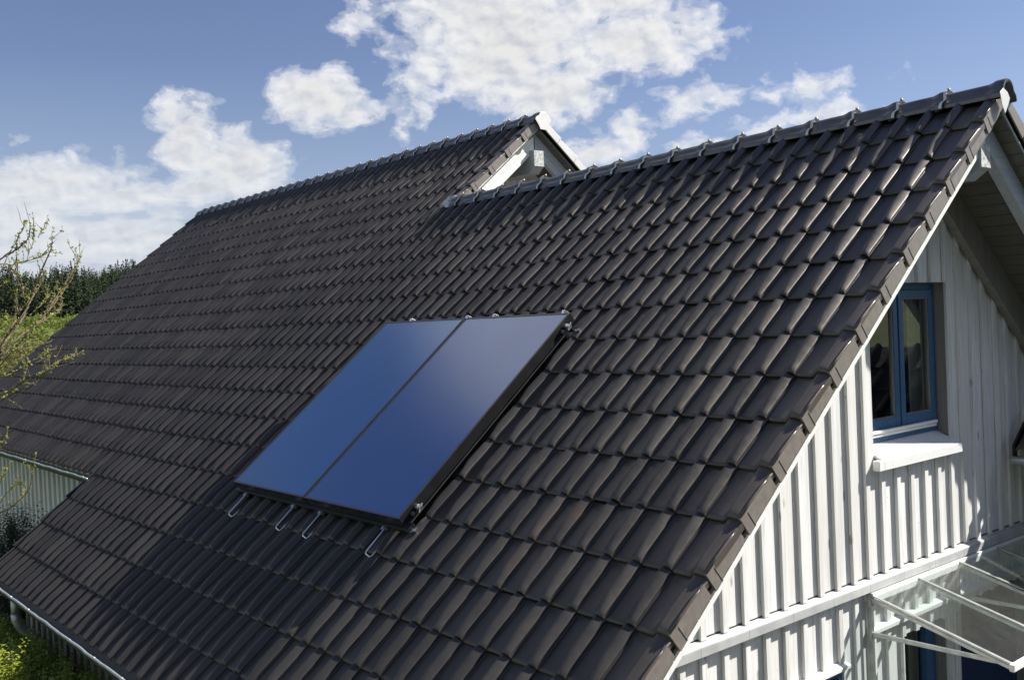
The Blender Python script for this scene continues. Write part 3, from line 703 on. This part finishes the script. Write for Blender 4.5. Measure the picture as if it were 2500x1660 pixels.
BR= [([(-9.2,-4.39,-1.51),(-9.28,-4.3,-1.38),(-9.35,-4.23,-1.26),(-9.4,-4.17,-1.12),(-9.41,-4.14,-0.97),(-9.4,-4.15,-0.86),(-9.34,-4.14,-0.71),(-9.25,-4.15,-0.5),(-9.15,-4.18,-0.42)],0.02,0.006),([(-9.2,-4.39,-1.5),(-9.28,-4.28,-1.34),(-9.33,-4.14,-1.18),(-9.37,-4.05,-1.03),(-9.37,-3.97,-0.84),(-9.33,-3.9,-0.66),(-9.26,-3.86,-0.52),(-9.16,-3.83,-0.4),(-9.05,-3.82,-0.29),(-8.94,-3.85,-0.23)],0.022,0.004),([(-8.81,-4.48,-1.58),(-8.85,-4.36,-1.44),(-8.9,-4.22,-1.32),(-8.97,-4.06,-1.22),(-9.04,-3.93,-1.09),(-9.09,-3.79,-0.94),(-9.13,-3.69,-0.82),(-9.15,-3.62,-0.72),(-9.13,-3.56,-0.59),(-9.08,-3.52,-0.47),(-9.01,-3.53,-0.43)],0.02,0.004),([(-8.73,-4.13,-1.22),(-8.76,-4.01,-1.17),(-8.82,-3.92,-1.12),(-8.91,-3.84,-1.08),(-9.0,-3.77,-1.02),(-9.08,-3.74,-0.97)],0.01,0.003),([(-9.45,-4.28,-0.44),(-9.46,-4.2,-0.38),(-9.44,-4.11,-0.33),(-9.39,-4.04,-0.26),(-9.31,-4.0,-0.2),(-9.21,-4.0,-0.11),(-9.1,-4.03,-0.05)],0.012,0.003),([(-9.42,-4.2,-0.39),(-9.44,-4.11,-0.32),(-9.43,-4.1,-0.23),(-9.39,-4.08,-0.16),(-9.31,-4.05,-0.08),(-9.21,-4.06,-0.03)],0.01,0.003),([(-9.26,-4.33,-0.51),(-9.31,-4.18,-0.51),(-9.34,-4.03,-0.47),(-9.33,-3.91,-0.43),(-9.3,-3.83,-0.38),(-9.24,-3.75,-0.35)],0.01,0.003),([(-9.14,-3.94,-0.21),(-9.2,-3.88,-0.12),(-9.25,-3.82,-0.07),(-9.26,-3.79,-0.0)],0.006,0.002),([(-9.19,-4.06,-0.46),(-9.26,-4.01,-0.35),(-9.31,-3.97,-0.29),(-9.32,-3.94,-0.18),(-9.31,-3.95,-0.1)],0.006,0.002),([(-8.61,-4.53,-1.67),(-8.59,-4.41,-1.63),(-8.61,-4.32,-1.57),(-8.66,-4.2,-1.51),(-8.73,-4.09,-1.43)],0.008,0.003),([(-8.61,-4.52,-1.55),(-8.6,-4.43,-1.5),(-8.62,-4.32,-1.47),(-8.66,-4.21,-1.44),(-8.73,-4.11,-1.43)],0.009,0.003),([(-8.22,-4.62,-1.76),(-8.11,-4.54,-1.74),(-8.02,-4.48,-1.69),(-7.96,-4.41,-1.65),(-7.93,-4.36,-1.6),(-7.93,-4.26,-1.54),(-7.98,-4.19,-1.49)],0.009,0.003),([(-8.02,-4.67,-1.92),(-7.91,-4.62,-1.91),(-7.79,-4.58,-1.86),(-7.69,-4.51,-1.79),(-7.6,-4.46,-1.75),(-7.55,-4.38,-1.73),(-7.53,-4.29,-1.67),(-7.55,-4.22,-1.62),(-7.6,-4.15,-1.6),(-7.66,-4.05,-1.56),(-7.75,-3.98,-1.5)],0.011,0.003),([(-8.02,-4.68,-1.99),(-7.91,-4.63,-1.95),(-7.79,-4.57,-1.9),(-7.68,-4.5,-1.87),(-7.59,-4.4,-1.81),(-7.53,-4.33,-1.73),(-7.52,-4.25,-1.66)],0.009,0.003),([(-9.13,-4.2,-0.62),(-9.21,-4.17,-0.46),(-9.29,-4.14,-0.38)],0.007,0.003),([(-9.13,-4.12,-0.97),(-9.22,-4.11,-0.85),(-9.3,-4.1,-0.71),(-9.36,-4.12,-0.63),(-9.39,-4.15,-0.6)],0.006,0.002),([(-8.94,-4.16,-1.04),(-9.01,-4.08,-0.92),(-9.09,-3.98,-0.8),(-9.16,-3.9,-0.67),(-9.23,-3.86,-0.61)],0.01,0.003),([(-8.83,-4.16,-1.12),(-8.89,-4.05,-1.03),(-8.97,-3.95,-0.95),(-9.06,-3.9,-0.89)],0.007,0.003),([(-8.62,-4.11,-1.17),(-8.62,-4.01,-1.06),(-8.67,-3.92,-0.94),(-8.73,-3.82,-0.82),(-8.79,-3.71,-0.67),(-8.86,-3.61,-0.54),(-8.93,-3.53,-0.43)],0.008,0.003),([(-9.37,-4.32,-0.76),(-9.42,-4.23,-0.69),(-9.43,-4.16,-0.61),(-9.42,-4.13,-0.54)],0.007,0.003),([(-9.2,-4.39,-1.41),(-9.28,-4.28,-1.26),(-9.34,-4.2,-1.14),(-9.41,-4.23,-1.09),(-9.44,-4.26,-1.04)],0.006,0.002),([(-7.73,-4.79,-3.09),(-7.64,-4.72,-3.04),(-7.54,-4.64,-2.95),(-7.43,-4.59,-2.85),(-7.35,-4.57,-2.69),(-7.28,-4.62,-2.6)],0.008,0.003),([(-7.74,-4.78,-2.98),(-7.67,-4.74,-2.9),(-7.57,-4.7,-2.83),(-7.46,-4.65,-2.78),(-7.34,-4.65,-2.85),(-7.26,-4.71,-2.91)],0.005,0.002),([(-7.76,-4.77,-2.79),(-7.69,-4.75,-2.71),(-7.6,-4.74,-2.63)],0.005,0.002),([(-7.99,-4.71,-2.5),(-7.89,-4.7,-2.43),(-7.79,-4.69,-2.37)],0.005,0.002)]
# ------------------------------------------------------------------ terrain, meadow, forest
CAM = Vector((3.10324, -7.10692, -1.42003))
def hill(x, y):
    dx, dy = x-CAM.x, y-CAM.y; r = math.hypot(dx, dy); a = math.degrees(math.atan2(dy, -dx))
    z = GROUND
    f = max(0, min(1, (r-45)/290)); z += 9.6*f*f*(3-2*f)
    f = max(0, min(1, (r-320)/190)); z += (14.3 + .28*max(-6, min(14, a-15)) + .8*math.sin(math.radians(a*19+10)))*f
    z += .5*math.sin(x*.021+1)*math.cos(y*.027)*min(1, max(0, (r-40)/60))
    return z
def mat_ground():
    t = NT('meadow_grass'); co = t.coord()
    c = t.ramp(t.noise(co, .035, 5, .6), [(.3, (.045, .075, .014)), (.5, (.10, .15, .025)), (.7, (.15, .17, .04))])
    c = t.mix(t.ramp(t.noise(co, .9, 5, .7), [(.35, 0.0), (.8, .6)]), c, (.035, .06, .012))
    g2 = t.ramp(t.noise(co, 2.0, 6, .7), [(.35, (.055, .055, .045)), (.7, (.10, .098, .088))])  # grey patch on the unseen ground by the house, added to cut green bounce
    d = t.node('ShaderNodeVectorMath', operation='DISTANCE'); t.link(co, d.inputs[0]); d.inputs[1].default_value = (3, 6, GROUND)
    c = t.mix(t.ramp(t.math('MULTIPLY', d.outputs['Value'], .01), [(.16, 1.0), (.20, 0.0)]), c, g2)
    return t.done(t.bsdf(c, .9, 0, .2))
ang = [math.radians(a) for a in np.linspace(-180, 180, 121)]
rad = [0, 4, 8, 14, 20, 30, 45, 60, 80, 110, 150, 190, 230, 270, 310, 350, 390, 430, 470, 510, 560, 620, 700, 900, 1400, 3000, 9000]
V = []; F = []
for r_ in rad:
    for a in ang:
        x, y = CAM.x - r_*math.cos(a), CAM.y + r_*math.sin(a); V.append((x, y, hill(x, y)))
for i in range(len(rad)-1):
    for k in range(len(ang)-1): a = i*len(ang)+k; F.append((a, a+len(ang), a+len(ang)+1, a+1))
gd = np_mesh('ground', V, F, mat_ground(), None, True); tag(gd, kind='structure')
def pol(a, r_): a = math.radians(a); return CAM.x - r_*math.cos(a), CAM.y + r_*math.sin(a)
def conifer(V, F, x, y, z, h, w, tiers=7, n=7):
    for _ in range(170):
        f = random.random()**1.35; g = random.uniform(0, 6.283); rr_ = w*(1-f)**.8*random.uniform(.55, 1.15); zz = z + h*(.06+.94*f)
        p = Vector((x+rr_*math.cos(g), y+rr_*math.sin(g), zz)); o = Vector((math.cos(g), math.sin(g), random.uniform(-.9, .1))); s_ = Vector((-math.sin(g), math.cos(g), random.uniform(-.3, .3)))
        q = .44*(1-.5*f)*random.uniform(.7, 1.35)*(h/13); i = len(V)
        V += [tuple(p+o*q*1.1), tuple(p-o*q*.4+s_*q*.8+Vector((0,0,q*.5))), tuple(p-o*q*.4-s_*q*.8+Vector((0,0,q*.35)))]; F.append((i, i+1, i+2))
    return
    a0 = random.uniform(0, 6.28)
    for k in range(tiers):
        f = k/tiers; zb = z + h*(.08 + .84*f); rr_ = w*(1-f)**.85*random.uniform(.8, 1.15); zt = min(z+h, zb + h*.30)
        c = len(V); V.append((x, y, zt))
        m = n
        for q in range(m*2):
            g = a0 + q*math.pi/m + k; rq = rr_*(random.uniform(.85, 1.2) if q % 2 == 0 else random.uniform(.45, .65))
            V.append((x+rq*math.cos(g), y+rq*math.sin(g), zb - (rq*.35) + random.uniform(-.2, .2)))
        for q in range(m*2): F.append((c, c+1+q, c+1+(q+1) % (m*2)))
def leafcloud(V, F, cx, cy, cz, rx, rz, n, size, shell=.55):
    for _ in range(n):
        d = Vector((random.gauss(0,1), random.gauss(0,1), random.gauss(0,1))).normalized()
        lump = 1 + .22*math.sin(d.x*5+cx)+.18*math.sin(d.y*7+cy)+.15*math.sin(d.z*6+cz)
        q = random.uniform(shell, 1)*lump
        p = Vector((cx+d.x*rx*q, cy+d.y*rx*q, cz+d.z*rz*q))
        a = Vector((random.gauss(0,1), random.gauss(0,1), random.gauss(0,1))).normalized(); b = a.cross(d).normalized() if a.cross(d).length > .01 else a.orthogonal()
        s = size*random.uniform(.6, 1.4); i = len(V)
        V += [tuple(p+a*s), tuple(p+b*s*.7), tuple(p-a*s*.9-b*s*.2)]; F.append((i, i+1, i+2))
V = []; F = []
for _ in range(1700):
    a = random.uniform(4, 32); r_ = 335 + 175*random.random()**1.15
    x, y = pol(a, r_); h = random.uniform(9.5, 17)*(1+.10*math.sin(a*2.1)); conifer(V, F, x, y, hill(x, y), h, random.uniform(1.9, 2.9), 9, 6)
fo = np_mesh('spruce_forest', V, F, mat_leaf('dark_spruce_needles', (.005, .013, .006), (.026, .042, .012), .8, .1, .11, .3), None, False)
tag(fo, 'dark green spruce forest covering the hill behind the house', 'forest', kind='stuff')
V = []; F = []
for _ in range(130):
    a = random.uniform(4, 34); r_ = random.uniform(470, 520) if random.random() < .75 else random.uniform(380, 470)
    x, y = pol(a, r_); h = random.uniform(9, 15) if r_ > 345 else random.uniform(4, 7); z = hill(x, y)
    leafcloud(V, F, x, y, z+h*.62, h*.30, h*.40, 260, .62)
fo = np_mesh('broadleaf_wood', V, F, mat_leaf('spring_green_leaves', (.045, .085, .018), (.095, .14, .03), .7, .3, .05, .4), None, False)
tag(fo, 'light green broadleaf trees scattered along the forest edge and hilltop', 'trees', kind='stuff')
V = []; F = []
for _ in range(420):
    a = random.uniform(5, 30); r_ = random.uniform(70, 325); x, y = pol(a, r_); h = random.uniform(1.6, 4.6)*(.7+.3*r_/400)
    leafcloud(V, F, x, y, hill(x, y)+h*.4, h*.55, h*.5, 130, .17+.0009*r_)
fo = np_mesh('young_bushes', V, F, mat_leaf('yellow_green_bush_leaves', (.10, .14, .025), (.21, .25, .05), .7, .35, .05, .35), None, False)
tag(fo, 'bright yellow-green young bushes covering the slope below the forest', 'bushes', kind='stuff')
V = []; F = []
for _ in range(90):
    a = random.uniform(6, 15.5); r_ = random.uniform(85, 140); x, y = pol(a, r_); h = random.uniform(2.6, 5.0)
    leafcloud(V, F, x, y, hill(x, y)+h*.5, h*.5, h*.55, 300, .11, .2)
fo = np_mesh('olive_scrub', V, F, mat_leaf('olive_brown_scrub', (.050, .052, .018), (.12, .11, .035), .8, .25, .3), None, False)
tag(fo, 'olive brown scrub of twiggy bushes beyond the garden tree', 'scrub', kind='stuff')
# ------------------------------------------------------------------ budding tree at the left
tree = thing('budding_tree', 'thin bare-branched tree with opening yellow-green buds reaching over the roof', 'tree', (-9.9, -5.0, GROUND))
tb = MB(); V = []; F = []
def sm(pts, n=3):
    P = [Vector(p) for p in pts]; out = []
    for i in range(len(P)-1):
        a = P[max(i-1, 0)]; b = P[i]; c = P[i+1]; d = P[min(i+2, len(P)-1)]
        for k in range(n):
            t = k/n; out.append(.5*((2*b)+(c-a)*t+(2*a-5*b+4*c-d)*t*t+(3*b-a-3*c+d)*t*t*t))
    out.append(P[-1]); return out
def bud(p, s):
    for _ in range(random.randint(3, 5)):
        a = Vector((random.gauss(0,1), random.gauss(0,1), random.gauss(.5,1))).normalized(); b = a.orthogonal().normalized(); b = (b + a.cross(b)*random.uniform(-1, 1)).normalized()
        L = s*random.uniform(.8, 1.6); w = L*.30; i = len(V)
        V.extend([tuple(p), tuple(p+a*L*.5+b*w), tuple(p+a*L), tuple(p+a*L*.5-b*w)]); F.append((i, i+1, i+2, i+3))
for pts, r0, r1 in BR:
    P = sm(pts, 4); n = len(P)
    tb.tube([p + Vector((random.gauss(0,.004), random.gauss(0,.004), random.gauss(0,.004))) for p in P], [max(.0022, (r0+(r1-r0)*i/(n-1))*.85) for i in range(n)], 6)
    for i in range(2, n):
        if random.random() < .62: bud(P[i] + Vector((random.gauss(0,.008),)*3), random.uniform(.017, .031))
        if random.random() < .30 and i < n-1:
            t = (P[i]-P[i-1]).normalized(); d = (t*.8 + Vector((random.gauss(0,.55), random.gauss(0,.55), random.gauss(.45,.5)))).normalized(); L = random.uniform(.08, .30)
            q = [P[i] + d*L*k/4 + Vector((random.gauss(0,.006), random.gauss(0,.006), .02*k*k/16+random.gauss(0,.004))) for k in range(5)]; q[0] = P[i]
            tb.tube(q, [.0036, .003, .0026, .0022, .0016], 5)
            for w in (1, 2, 3, 4):
                if random.random() < .50: bud(q[w], random.uniform(.013, .024))
# lower limbs and trunk outside the left edge of the view
fork = Vector((-9.75, -4.95, -2.6))
for k, (pts, r0, r1) in enumerate(BR):
    if r0 >= .009 and k < 21:
        e = Vector(pts[0]); mid = (e+fork)/2 + Vector((-.12, -.12, -.10)); tb.tube(sm([fork + Vector((0,0,random.uniform(-.5,.3))), mid, e], 4), [r0*(1.5-.9*i/8)*.8 for i in range(9)], 6)
for k, (pts, r0, r1) in enumerate(BR):
    if k >= 21:
        e = Vector(pts[0]); tb.tube(sm([Vector((-9.8, -5.0, -4.0)), (e+Vector((-9.8,-5.0,-4.0)))/2+Vector((0,-.1,-.1)), e], 4), [.012-.0006*i for i in range(9)], 6)
tb.tube(sm([(-9.9,-5.05,GROUND-.1), (-9.85,-5.0,-5), (-9.8,-5.0,-3.8), (-9.72,-4.93,-2.2)], 4), [.075-.0038*i for i in range(13)], 10)
tb.build('trunk', mat_plain('young_bark', (.15, .115, .075), .75, 0, .45, 30, .3, .2), tree, True)
np_mesh('buds', V, F, mat_leaf('fresh_buds', (.30, .34, .06), (.46, .46, .13), .55, .4, 8), tree, False)
# ------------------------------------------------------------------ shrubs along the eaves
def shoot(V, F, base, top, leafL, n, droop=.35):
    base, top = Vector(base), Vector(top); d = (top-base)
    for i in range(n):
        f = (i+.5)/n; p = base + d*f + Vector((random.gauss(0,.006), random.gauss(0,.006), 0)); ax = d.normalized()
        g = i*2.4 + random.uniform(-.4, .4); s = ax.orthogonal().normalized(); o = (s*math.cos(g) + ax.cross(s)*math.sin(g))
        dirn = (o + ax*random.uniform(.3, .9)).normalized(); L = leafL*(1-.45*f)*random.uniform(.75, 1.2); w = L*.20; sd = dirn.cross(ax).normalized()
        m = p + dirn*L*.5; e = p + dirn*L + Vector((0,0,-droop*L)); k = len(V)
        V.extend([tuple(p), tuple(m+sd*w), tuple(e), tuple(m-sd*w), tuple(m - ax*w*.35)])
        F.append((k, k+1, k+2, k+4)); F.append((k, k+4, k+2, k+3))
def shrub(label, cx, cy, rx, ry, ztop, nsh, c1, c2, leafL=.085, zlow=-5.2, trans=.35, jitter=.35, reach=.55):
    V = []; F = []; st = MB()
    t = thing('garden_shrub', label, 'shrub', (cx, cy, GROUND), 'leafy shrubs along the eaves')
    for _ in range(nsh):
        a = random.uniform(0, 6.28); q = math.sqrt(random.random()); x = cx+rx*q*math.cos(a); y = cy+ry*q*math.sin(a)
        zt = ztop - (q**2)*.35 - abs(random.gauss(0, jitter)); L = random.uniform(.25, reach)
        lean = Vector((random.gauss(0,.10), random.gauss(-.03,.10), 0))
        shoot(V, F, (x, y, zt-L), (x+lean.x, y+lean.y, zt), leafL*random.uniform(.75, 1.15), random.randint(14, 24))
    for _ in range(16):
        a = random.uniform(0, 6.28); q = random.random(); p = Vector((cx+rx*q*.8*math.cos(a), cy+ry*q*.8*math.sin(a), ztop-.45))
        st.tube([(cx+rx*.2*math.cos(a), cy+ry*.2*math.sin(a), GROUND), ((cx+p.x)/2, (cy+p.y)/2, (GROUND+ztop)/2), p], [.012, .009, .004], 5)
    st.build('stems', mat_plain('shrub_stem', (.06, .045, .03), .8), t, True)
    np_mesh('foliage', V, F, mat_leaf('leaves_'+t.name.replace('.', '_'), c1, c2, .42, trans, 5), t, False)
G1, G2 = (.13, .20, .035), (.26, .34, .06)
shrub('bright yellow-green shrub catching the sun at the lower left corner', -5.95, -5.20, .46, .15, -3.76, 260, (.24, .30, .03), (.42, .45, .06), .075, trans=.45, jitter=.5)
shrub('mid green leafy shrub below the downpipe elbow', -7.7, -4.80, .65, .22, -4.03, 460, G1, G2, .085)
shrub('tall green shrub with long shoots rising to the gutter', -6.5, -4.80, .65, .26, -3.96, 560, G1, G2, .10, jitter=.45)
shrub('dark green shrub in the shade under the middle of the gutter', -5.4, -4.82, .75, .28, -3.98, 640, G1, G2, .085)
shrub('low green shrub at the bottom edge beneath the eaves', -4.2, -4.8, .7, .28, -4.05, 400, G1, G2, .08)
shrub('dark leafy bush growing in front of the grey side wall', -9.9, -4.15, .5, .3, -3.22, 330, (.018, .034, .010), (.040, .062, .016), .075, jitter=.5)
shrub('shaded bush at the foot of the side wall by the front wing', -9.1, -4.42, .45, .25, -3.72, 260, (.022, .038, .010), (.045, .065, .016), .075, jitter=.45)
V = []; F = []  # unseen trees added behind the camera to darken reflections on tiles and glass
for x, y, h in ((17,-16,9),(20,-10,10),(24,-5,11),(21,0,9),(26,4,10),(15,-21,8),(30,-14,12),(33,-2,12),(10,-26,9),(38,6,13)):
    leafcloud(V, F, x, y, GROUND+h*.5, h*.42, h*.5, 2600, .30, .3)
fo = np_mesh('reflection_trees', V, F, mat_leaf('reflection_tree_leaves', (.02, .04, .01), (.06, .09, .02), .7, .2, .4), None, False)
tag(fo, 'dense green trees out of view, added to darken reflections', 'trees', kind='stuff')
# ------------------------------------------------------------------ camera
cam = bpy.data.cameras.new('camera'); co_ = bpy.data.objects.new('camera', cam); C.objects.link(co_)
m = Matrix(((0.63951, 0.01407, 0.76866), (0.76754, 0.04522, -0.6394), (-0.04376, 0.99888, 0.01811))).to_4x4(); m.translation = CAM
co_.matrix_world = m; cam.sensor_width = 36; cam.lens = 36*2421.494/2500; cam.clip_end = 20000; cam.clip_start = .05
bpy.context.scene.camera = co_
# ------------------------------------------------------------------ sun and sky
SUN = Vector((1, 1.87, 1.785)).normalized()
sl_ = bpy.data.lights.new('sun', 'SUN'); sl_.energy = 5.0; sl_.angle = R(.53); sl_.color = (1, .955, .88)
so = bpy.data.objects.new('sun', sl_); C.objects.link(so); so.rotation_euler = SUN.to_track_quat('Z', 'Y').to_euler(); so.location = (10, 16, 20)
world = bpy.data.worlds.new('World'); bpy.context.scene.world = world; world.use_nodes = True
class WT(NT):
    def __init__(s, w): s.t = w.node_tree; s.n = s.t.nodes; s.n.clear(); s.out = s.n.new('ShaderNodeOutputWorld')
w = WT(world)
sky = w.node('ShaderNodeTexSky', sky_type='NISHITA'); sky.sun_disc = False
sky.sun_elevation = math.asin(SUN.z); sky.sun_rotation = math.atan2(SUN.x, SUN.y); sky.altitude = 400; sky.air_density = 1.0; sky.dust_density = .6; sky.ozone_density = 1.6
CL = [(41,20.5,8,3.0,1),(39.1,17.0,4.8,2.3,1),(39.7,14.7,3.8,2.3,1),(42.4,12.8,3.0,1.5,1),(40.7,15.8,5.0,2.4,1),(35.5,14.6,2.3,1.9,.55),(34.4,13.5,1.5,1.5,.5),(34.8,11.8,.7,1.1,.35),(47.7,15.3,3.8,1.8,.85),(50.6,15.2,2.0,1.1,.6),(46.0,17.3,4.3,1.0,.8),(44.1,14.0,2.3,1.2,.6),(31.6,16.9,.9,1.2,.42),(33.8,15.8,.9,1.0,.28),
 (29.4,13.0,2.4,1.5,1.05),(30.9,12.1,1.9,.8,.75),(28.2,13.6,1.2,1.0,.8),
 (22.1,10.7,1.6,1.8,1),(24.6,9.2,2.8,1.7,1),(21.4,12.0,.7,1.1,.8),(23.6,8.1,2.9,1.1,.9),(26.0,9.3,1.2,1.2,.9),
 (14.7,8.3,4.4,1.4,.8),(18.4,7.6,4.0,.9,.7),(15.8,5.2,9.8,2.0,.6),(19.7,5.8,5.3,1.4,.55),(14.0,7.0,4.6,1.1,.6),
 (50.7,11.8,2.4,1.0,.42),(57.3,11.9,1.3,.8,.5),(57.4,10.3,4.6,.7,.42),(47.2,10.5,1.0,1.1,.6),(45.2,9.3,1.5,.9,.8),(51.5,9.5,2.7,.5,.4),(54.3,11.9,3.7,.7,.28),
 (13.5,43.5,11,8.5,1.5),(100,30,25,12,.8),(150,25,20,10,.8),(-60,35,30,14,.8),(-120,30,25,10,.8)]
g = w.coord('Generated'); sp = w.node('ShaderNodeSeparateXYZ'); w.link(g, sp.inputs[0])
E_ = w.math('MULTIPLY', w.math('ARCSINE', sp.outputs[2]), 57.29578)
A_ = w.math('MULTIPLY', w.math('ARCTAN2', sp.outputs[1], w.math('MULTIPLY', sp.outputs[0], -1.0)), 57.29578)
cb_ = w.node('ShaderNodeCombineXYZ'); w.link(A_, cb_.inputs[0]); w.link(E_, cb_.inputs[1])
pn_ = w.mapping(cb_.outputs[0], (.62, .95, 1))
nz = w.node('ShaderNodeTexNoise', noise_dimensions='2D'); w.link(pn_, nz.inputs['Vector']); nz.inputs['Scale'].default_value = .45; nz.inputs['Detail'].default_value = 5; nz.inputs['Roughness'].default_value = .55
off = w.node('ShaderNodeVectorMath', operation='MULTIPLY_ADD'); w.link(nz.outputs['Color'], off.inputs[0]); off.inputs[1].default_value = (2.6, 1.7, 0); w.link(cb_.outputs[0], off.inputs[2])
sub = w.node('ShaderNodeVectorMath', operation='SUBTRACT'); w.link(off.outputs[0], sub.inputs[0]); sub.inputs[1].default_value = (1.3, .85, 0)
dens = None
for a, e, ra, re, wt_ in CL:
    v = w.node('ShaderNodeVectorMath', operation='SUBTRACT'); w.link(sub.outputs[0], v.inputs[0]); v.inputs[1].default_value = (a, e, 0)
    v2 = w.node('ShaderNodeVectorMath', operation='MULTIPLY'); w.link(v.outputs[0], v2.inputs[0]); v2.inputs[1].default_value = (1/(ra*1.42), 1/(re*1.42), 0)
    ln = w.node('ShaderNodeVectorMath', operation='LENGTH'); w.link(v2.outputs[0], ln.inputs[0])
    q = w.math('MULTIPLY_ADD', ln.outputs['Value'], -wt_*1.15, wt_*1.15)
    dens = q if dens is None else w.math('SMOOTH_MAX', dens, q, .12)
n1 = w.noise(pn_, .92, 8, .54, .20, '2D')
lit = w.mapping(cb_.outputs[0], (.62, .95, 1), (-.16, -.32, 0)); n2 = w.noise(lit, .95, 3, .5, .15, '2D'); n3 = w.noise(pn_, .95, 3, .5, .15, '2D')
lowE = w.node('ShaderNodeMapRange'); w.link(E_, lowE.inputs[0]); lowE.inputs[1].default_value = 6.5; lowE.inputs[2].default_value = 9.5; lowE.inputs[3].default_value = 1; lowE.inputs[4].default_value = 0
n4 = w.noise(w.mapping(cb_.outputs[0], (.14, .85, 1), (3, 1, 0), (0, 0, .10)), 1.0, 6, .5, .3, '2D')
n1 = w.math('ADD', w.math('MULTIPLY', n1, w.math('SUBTRACT', 1.0, w.math('MULTIPLY', lowE.outputs[0], .75))), w.math('MULTIPLY', n4, w.math('MULTIPLY', lowE.outputs[0], .75)))
D = w.math('ADD', dens, w.math('MULTIPLY', w.math('SUBTRACT', n1, .5), 1.3))
alpha = w.ramp(D, [(.04, 0.0), (.20, .25), (.38, .66), (.62, .93), (.9, 1.0)], 'EASE')
relief = w.math('SUBTRACT', n3, n2)
thick = w.ramp(dens, [(.15, 1.0), (.95, .80)])
shade = w.ramp(w.math('ADD', w.math('MULTIPLY', relief, 1.5), .56), [(.22, (.74, .77, .83)), (.5, (.89, .90, .93)), (.78, (1.0, .995, .985))])
cc = w.mix(1.0, shade, thick, 'MULTIPLY')
# high haze veil near the horizon
veil = w.ramp(E_, [(0, .55), (1, 0)]); veil = w.node('ShaderNodeMapRange'); w.link(E_, veil.inputs[0]); veil.inputs[1].default_value = 0; veil.inputs[2].default_value = 15; veil.inputs[3].default_value = .50; veil.inputs[4].default_value = 0; veil.clamp = True
bgs = w.node('ShaderNodeBackground'); w.link(w.mix(1.0, sky.outputs[0], (1.03, .97, 1.09), 'MULTIPLY'), bgs.inputs[0]); bgs.inputs[1].default_value = .052
bgc = w.node('ShaderNodeBackground'); w.link(cc, bgc.inputs[0]); bgc.inputs[1].default_value = .53
mx = w.node('ShaderNodeMixShader'); w.link(w.math('MAXIMUM', alpha, 0.0), mx.inputs[0]); w.link(bgs.outputs[0], mx.inputs[1]); w.link(bgc.outputs[0], mx.inputs[2])
bgv = w.node('ShaderNodeBackground'); bgv.inputs[0].default_value = (.62, .70, .82, 1); bgv.inputs[1].default_value = .45
mv = w.node('ShaderNodeMixShader'); va = w.node('ShaderNodeMapRange'); w.link(A_, va.inputs[0]); va.inputs[1].default_value = 15; va.inputs[2].default_value = 60; va.inputs[3].default_value = 1; va.inputs[4].default_value = .35
w.link(w.math('MULTIPLY', veil.outputs[0], va.outputs[0]), mv.inputs[0]); w.link(mx.outputs[0], mv.inputs[1]); w.link(bgv.outputs[0], mv.inputs[2])
w.link(mv.outputs[0], w.out.inputs['Surface'])
world.cycles.sampling_method = 'MANUAL'; world.cycles.sample_map_resolution = 1024
sc_ = bpy.context.scene
sc_.view_settings.view_transform = 'Standard'; sc_.view_settings.look = 'None'; sc_.view_settings.exposure = .95; sc_.view_settings.gamma = 1
sc_.render.resolution_x, sc_.render.resolution_y = 1024, 679
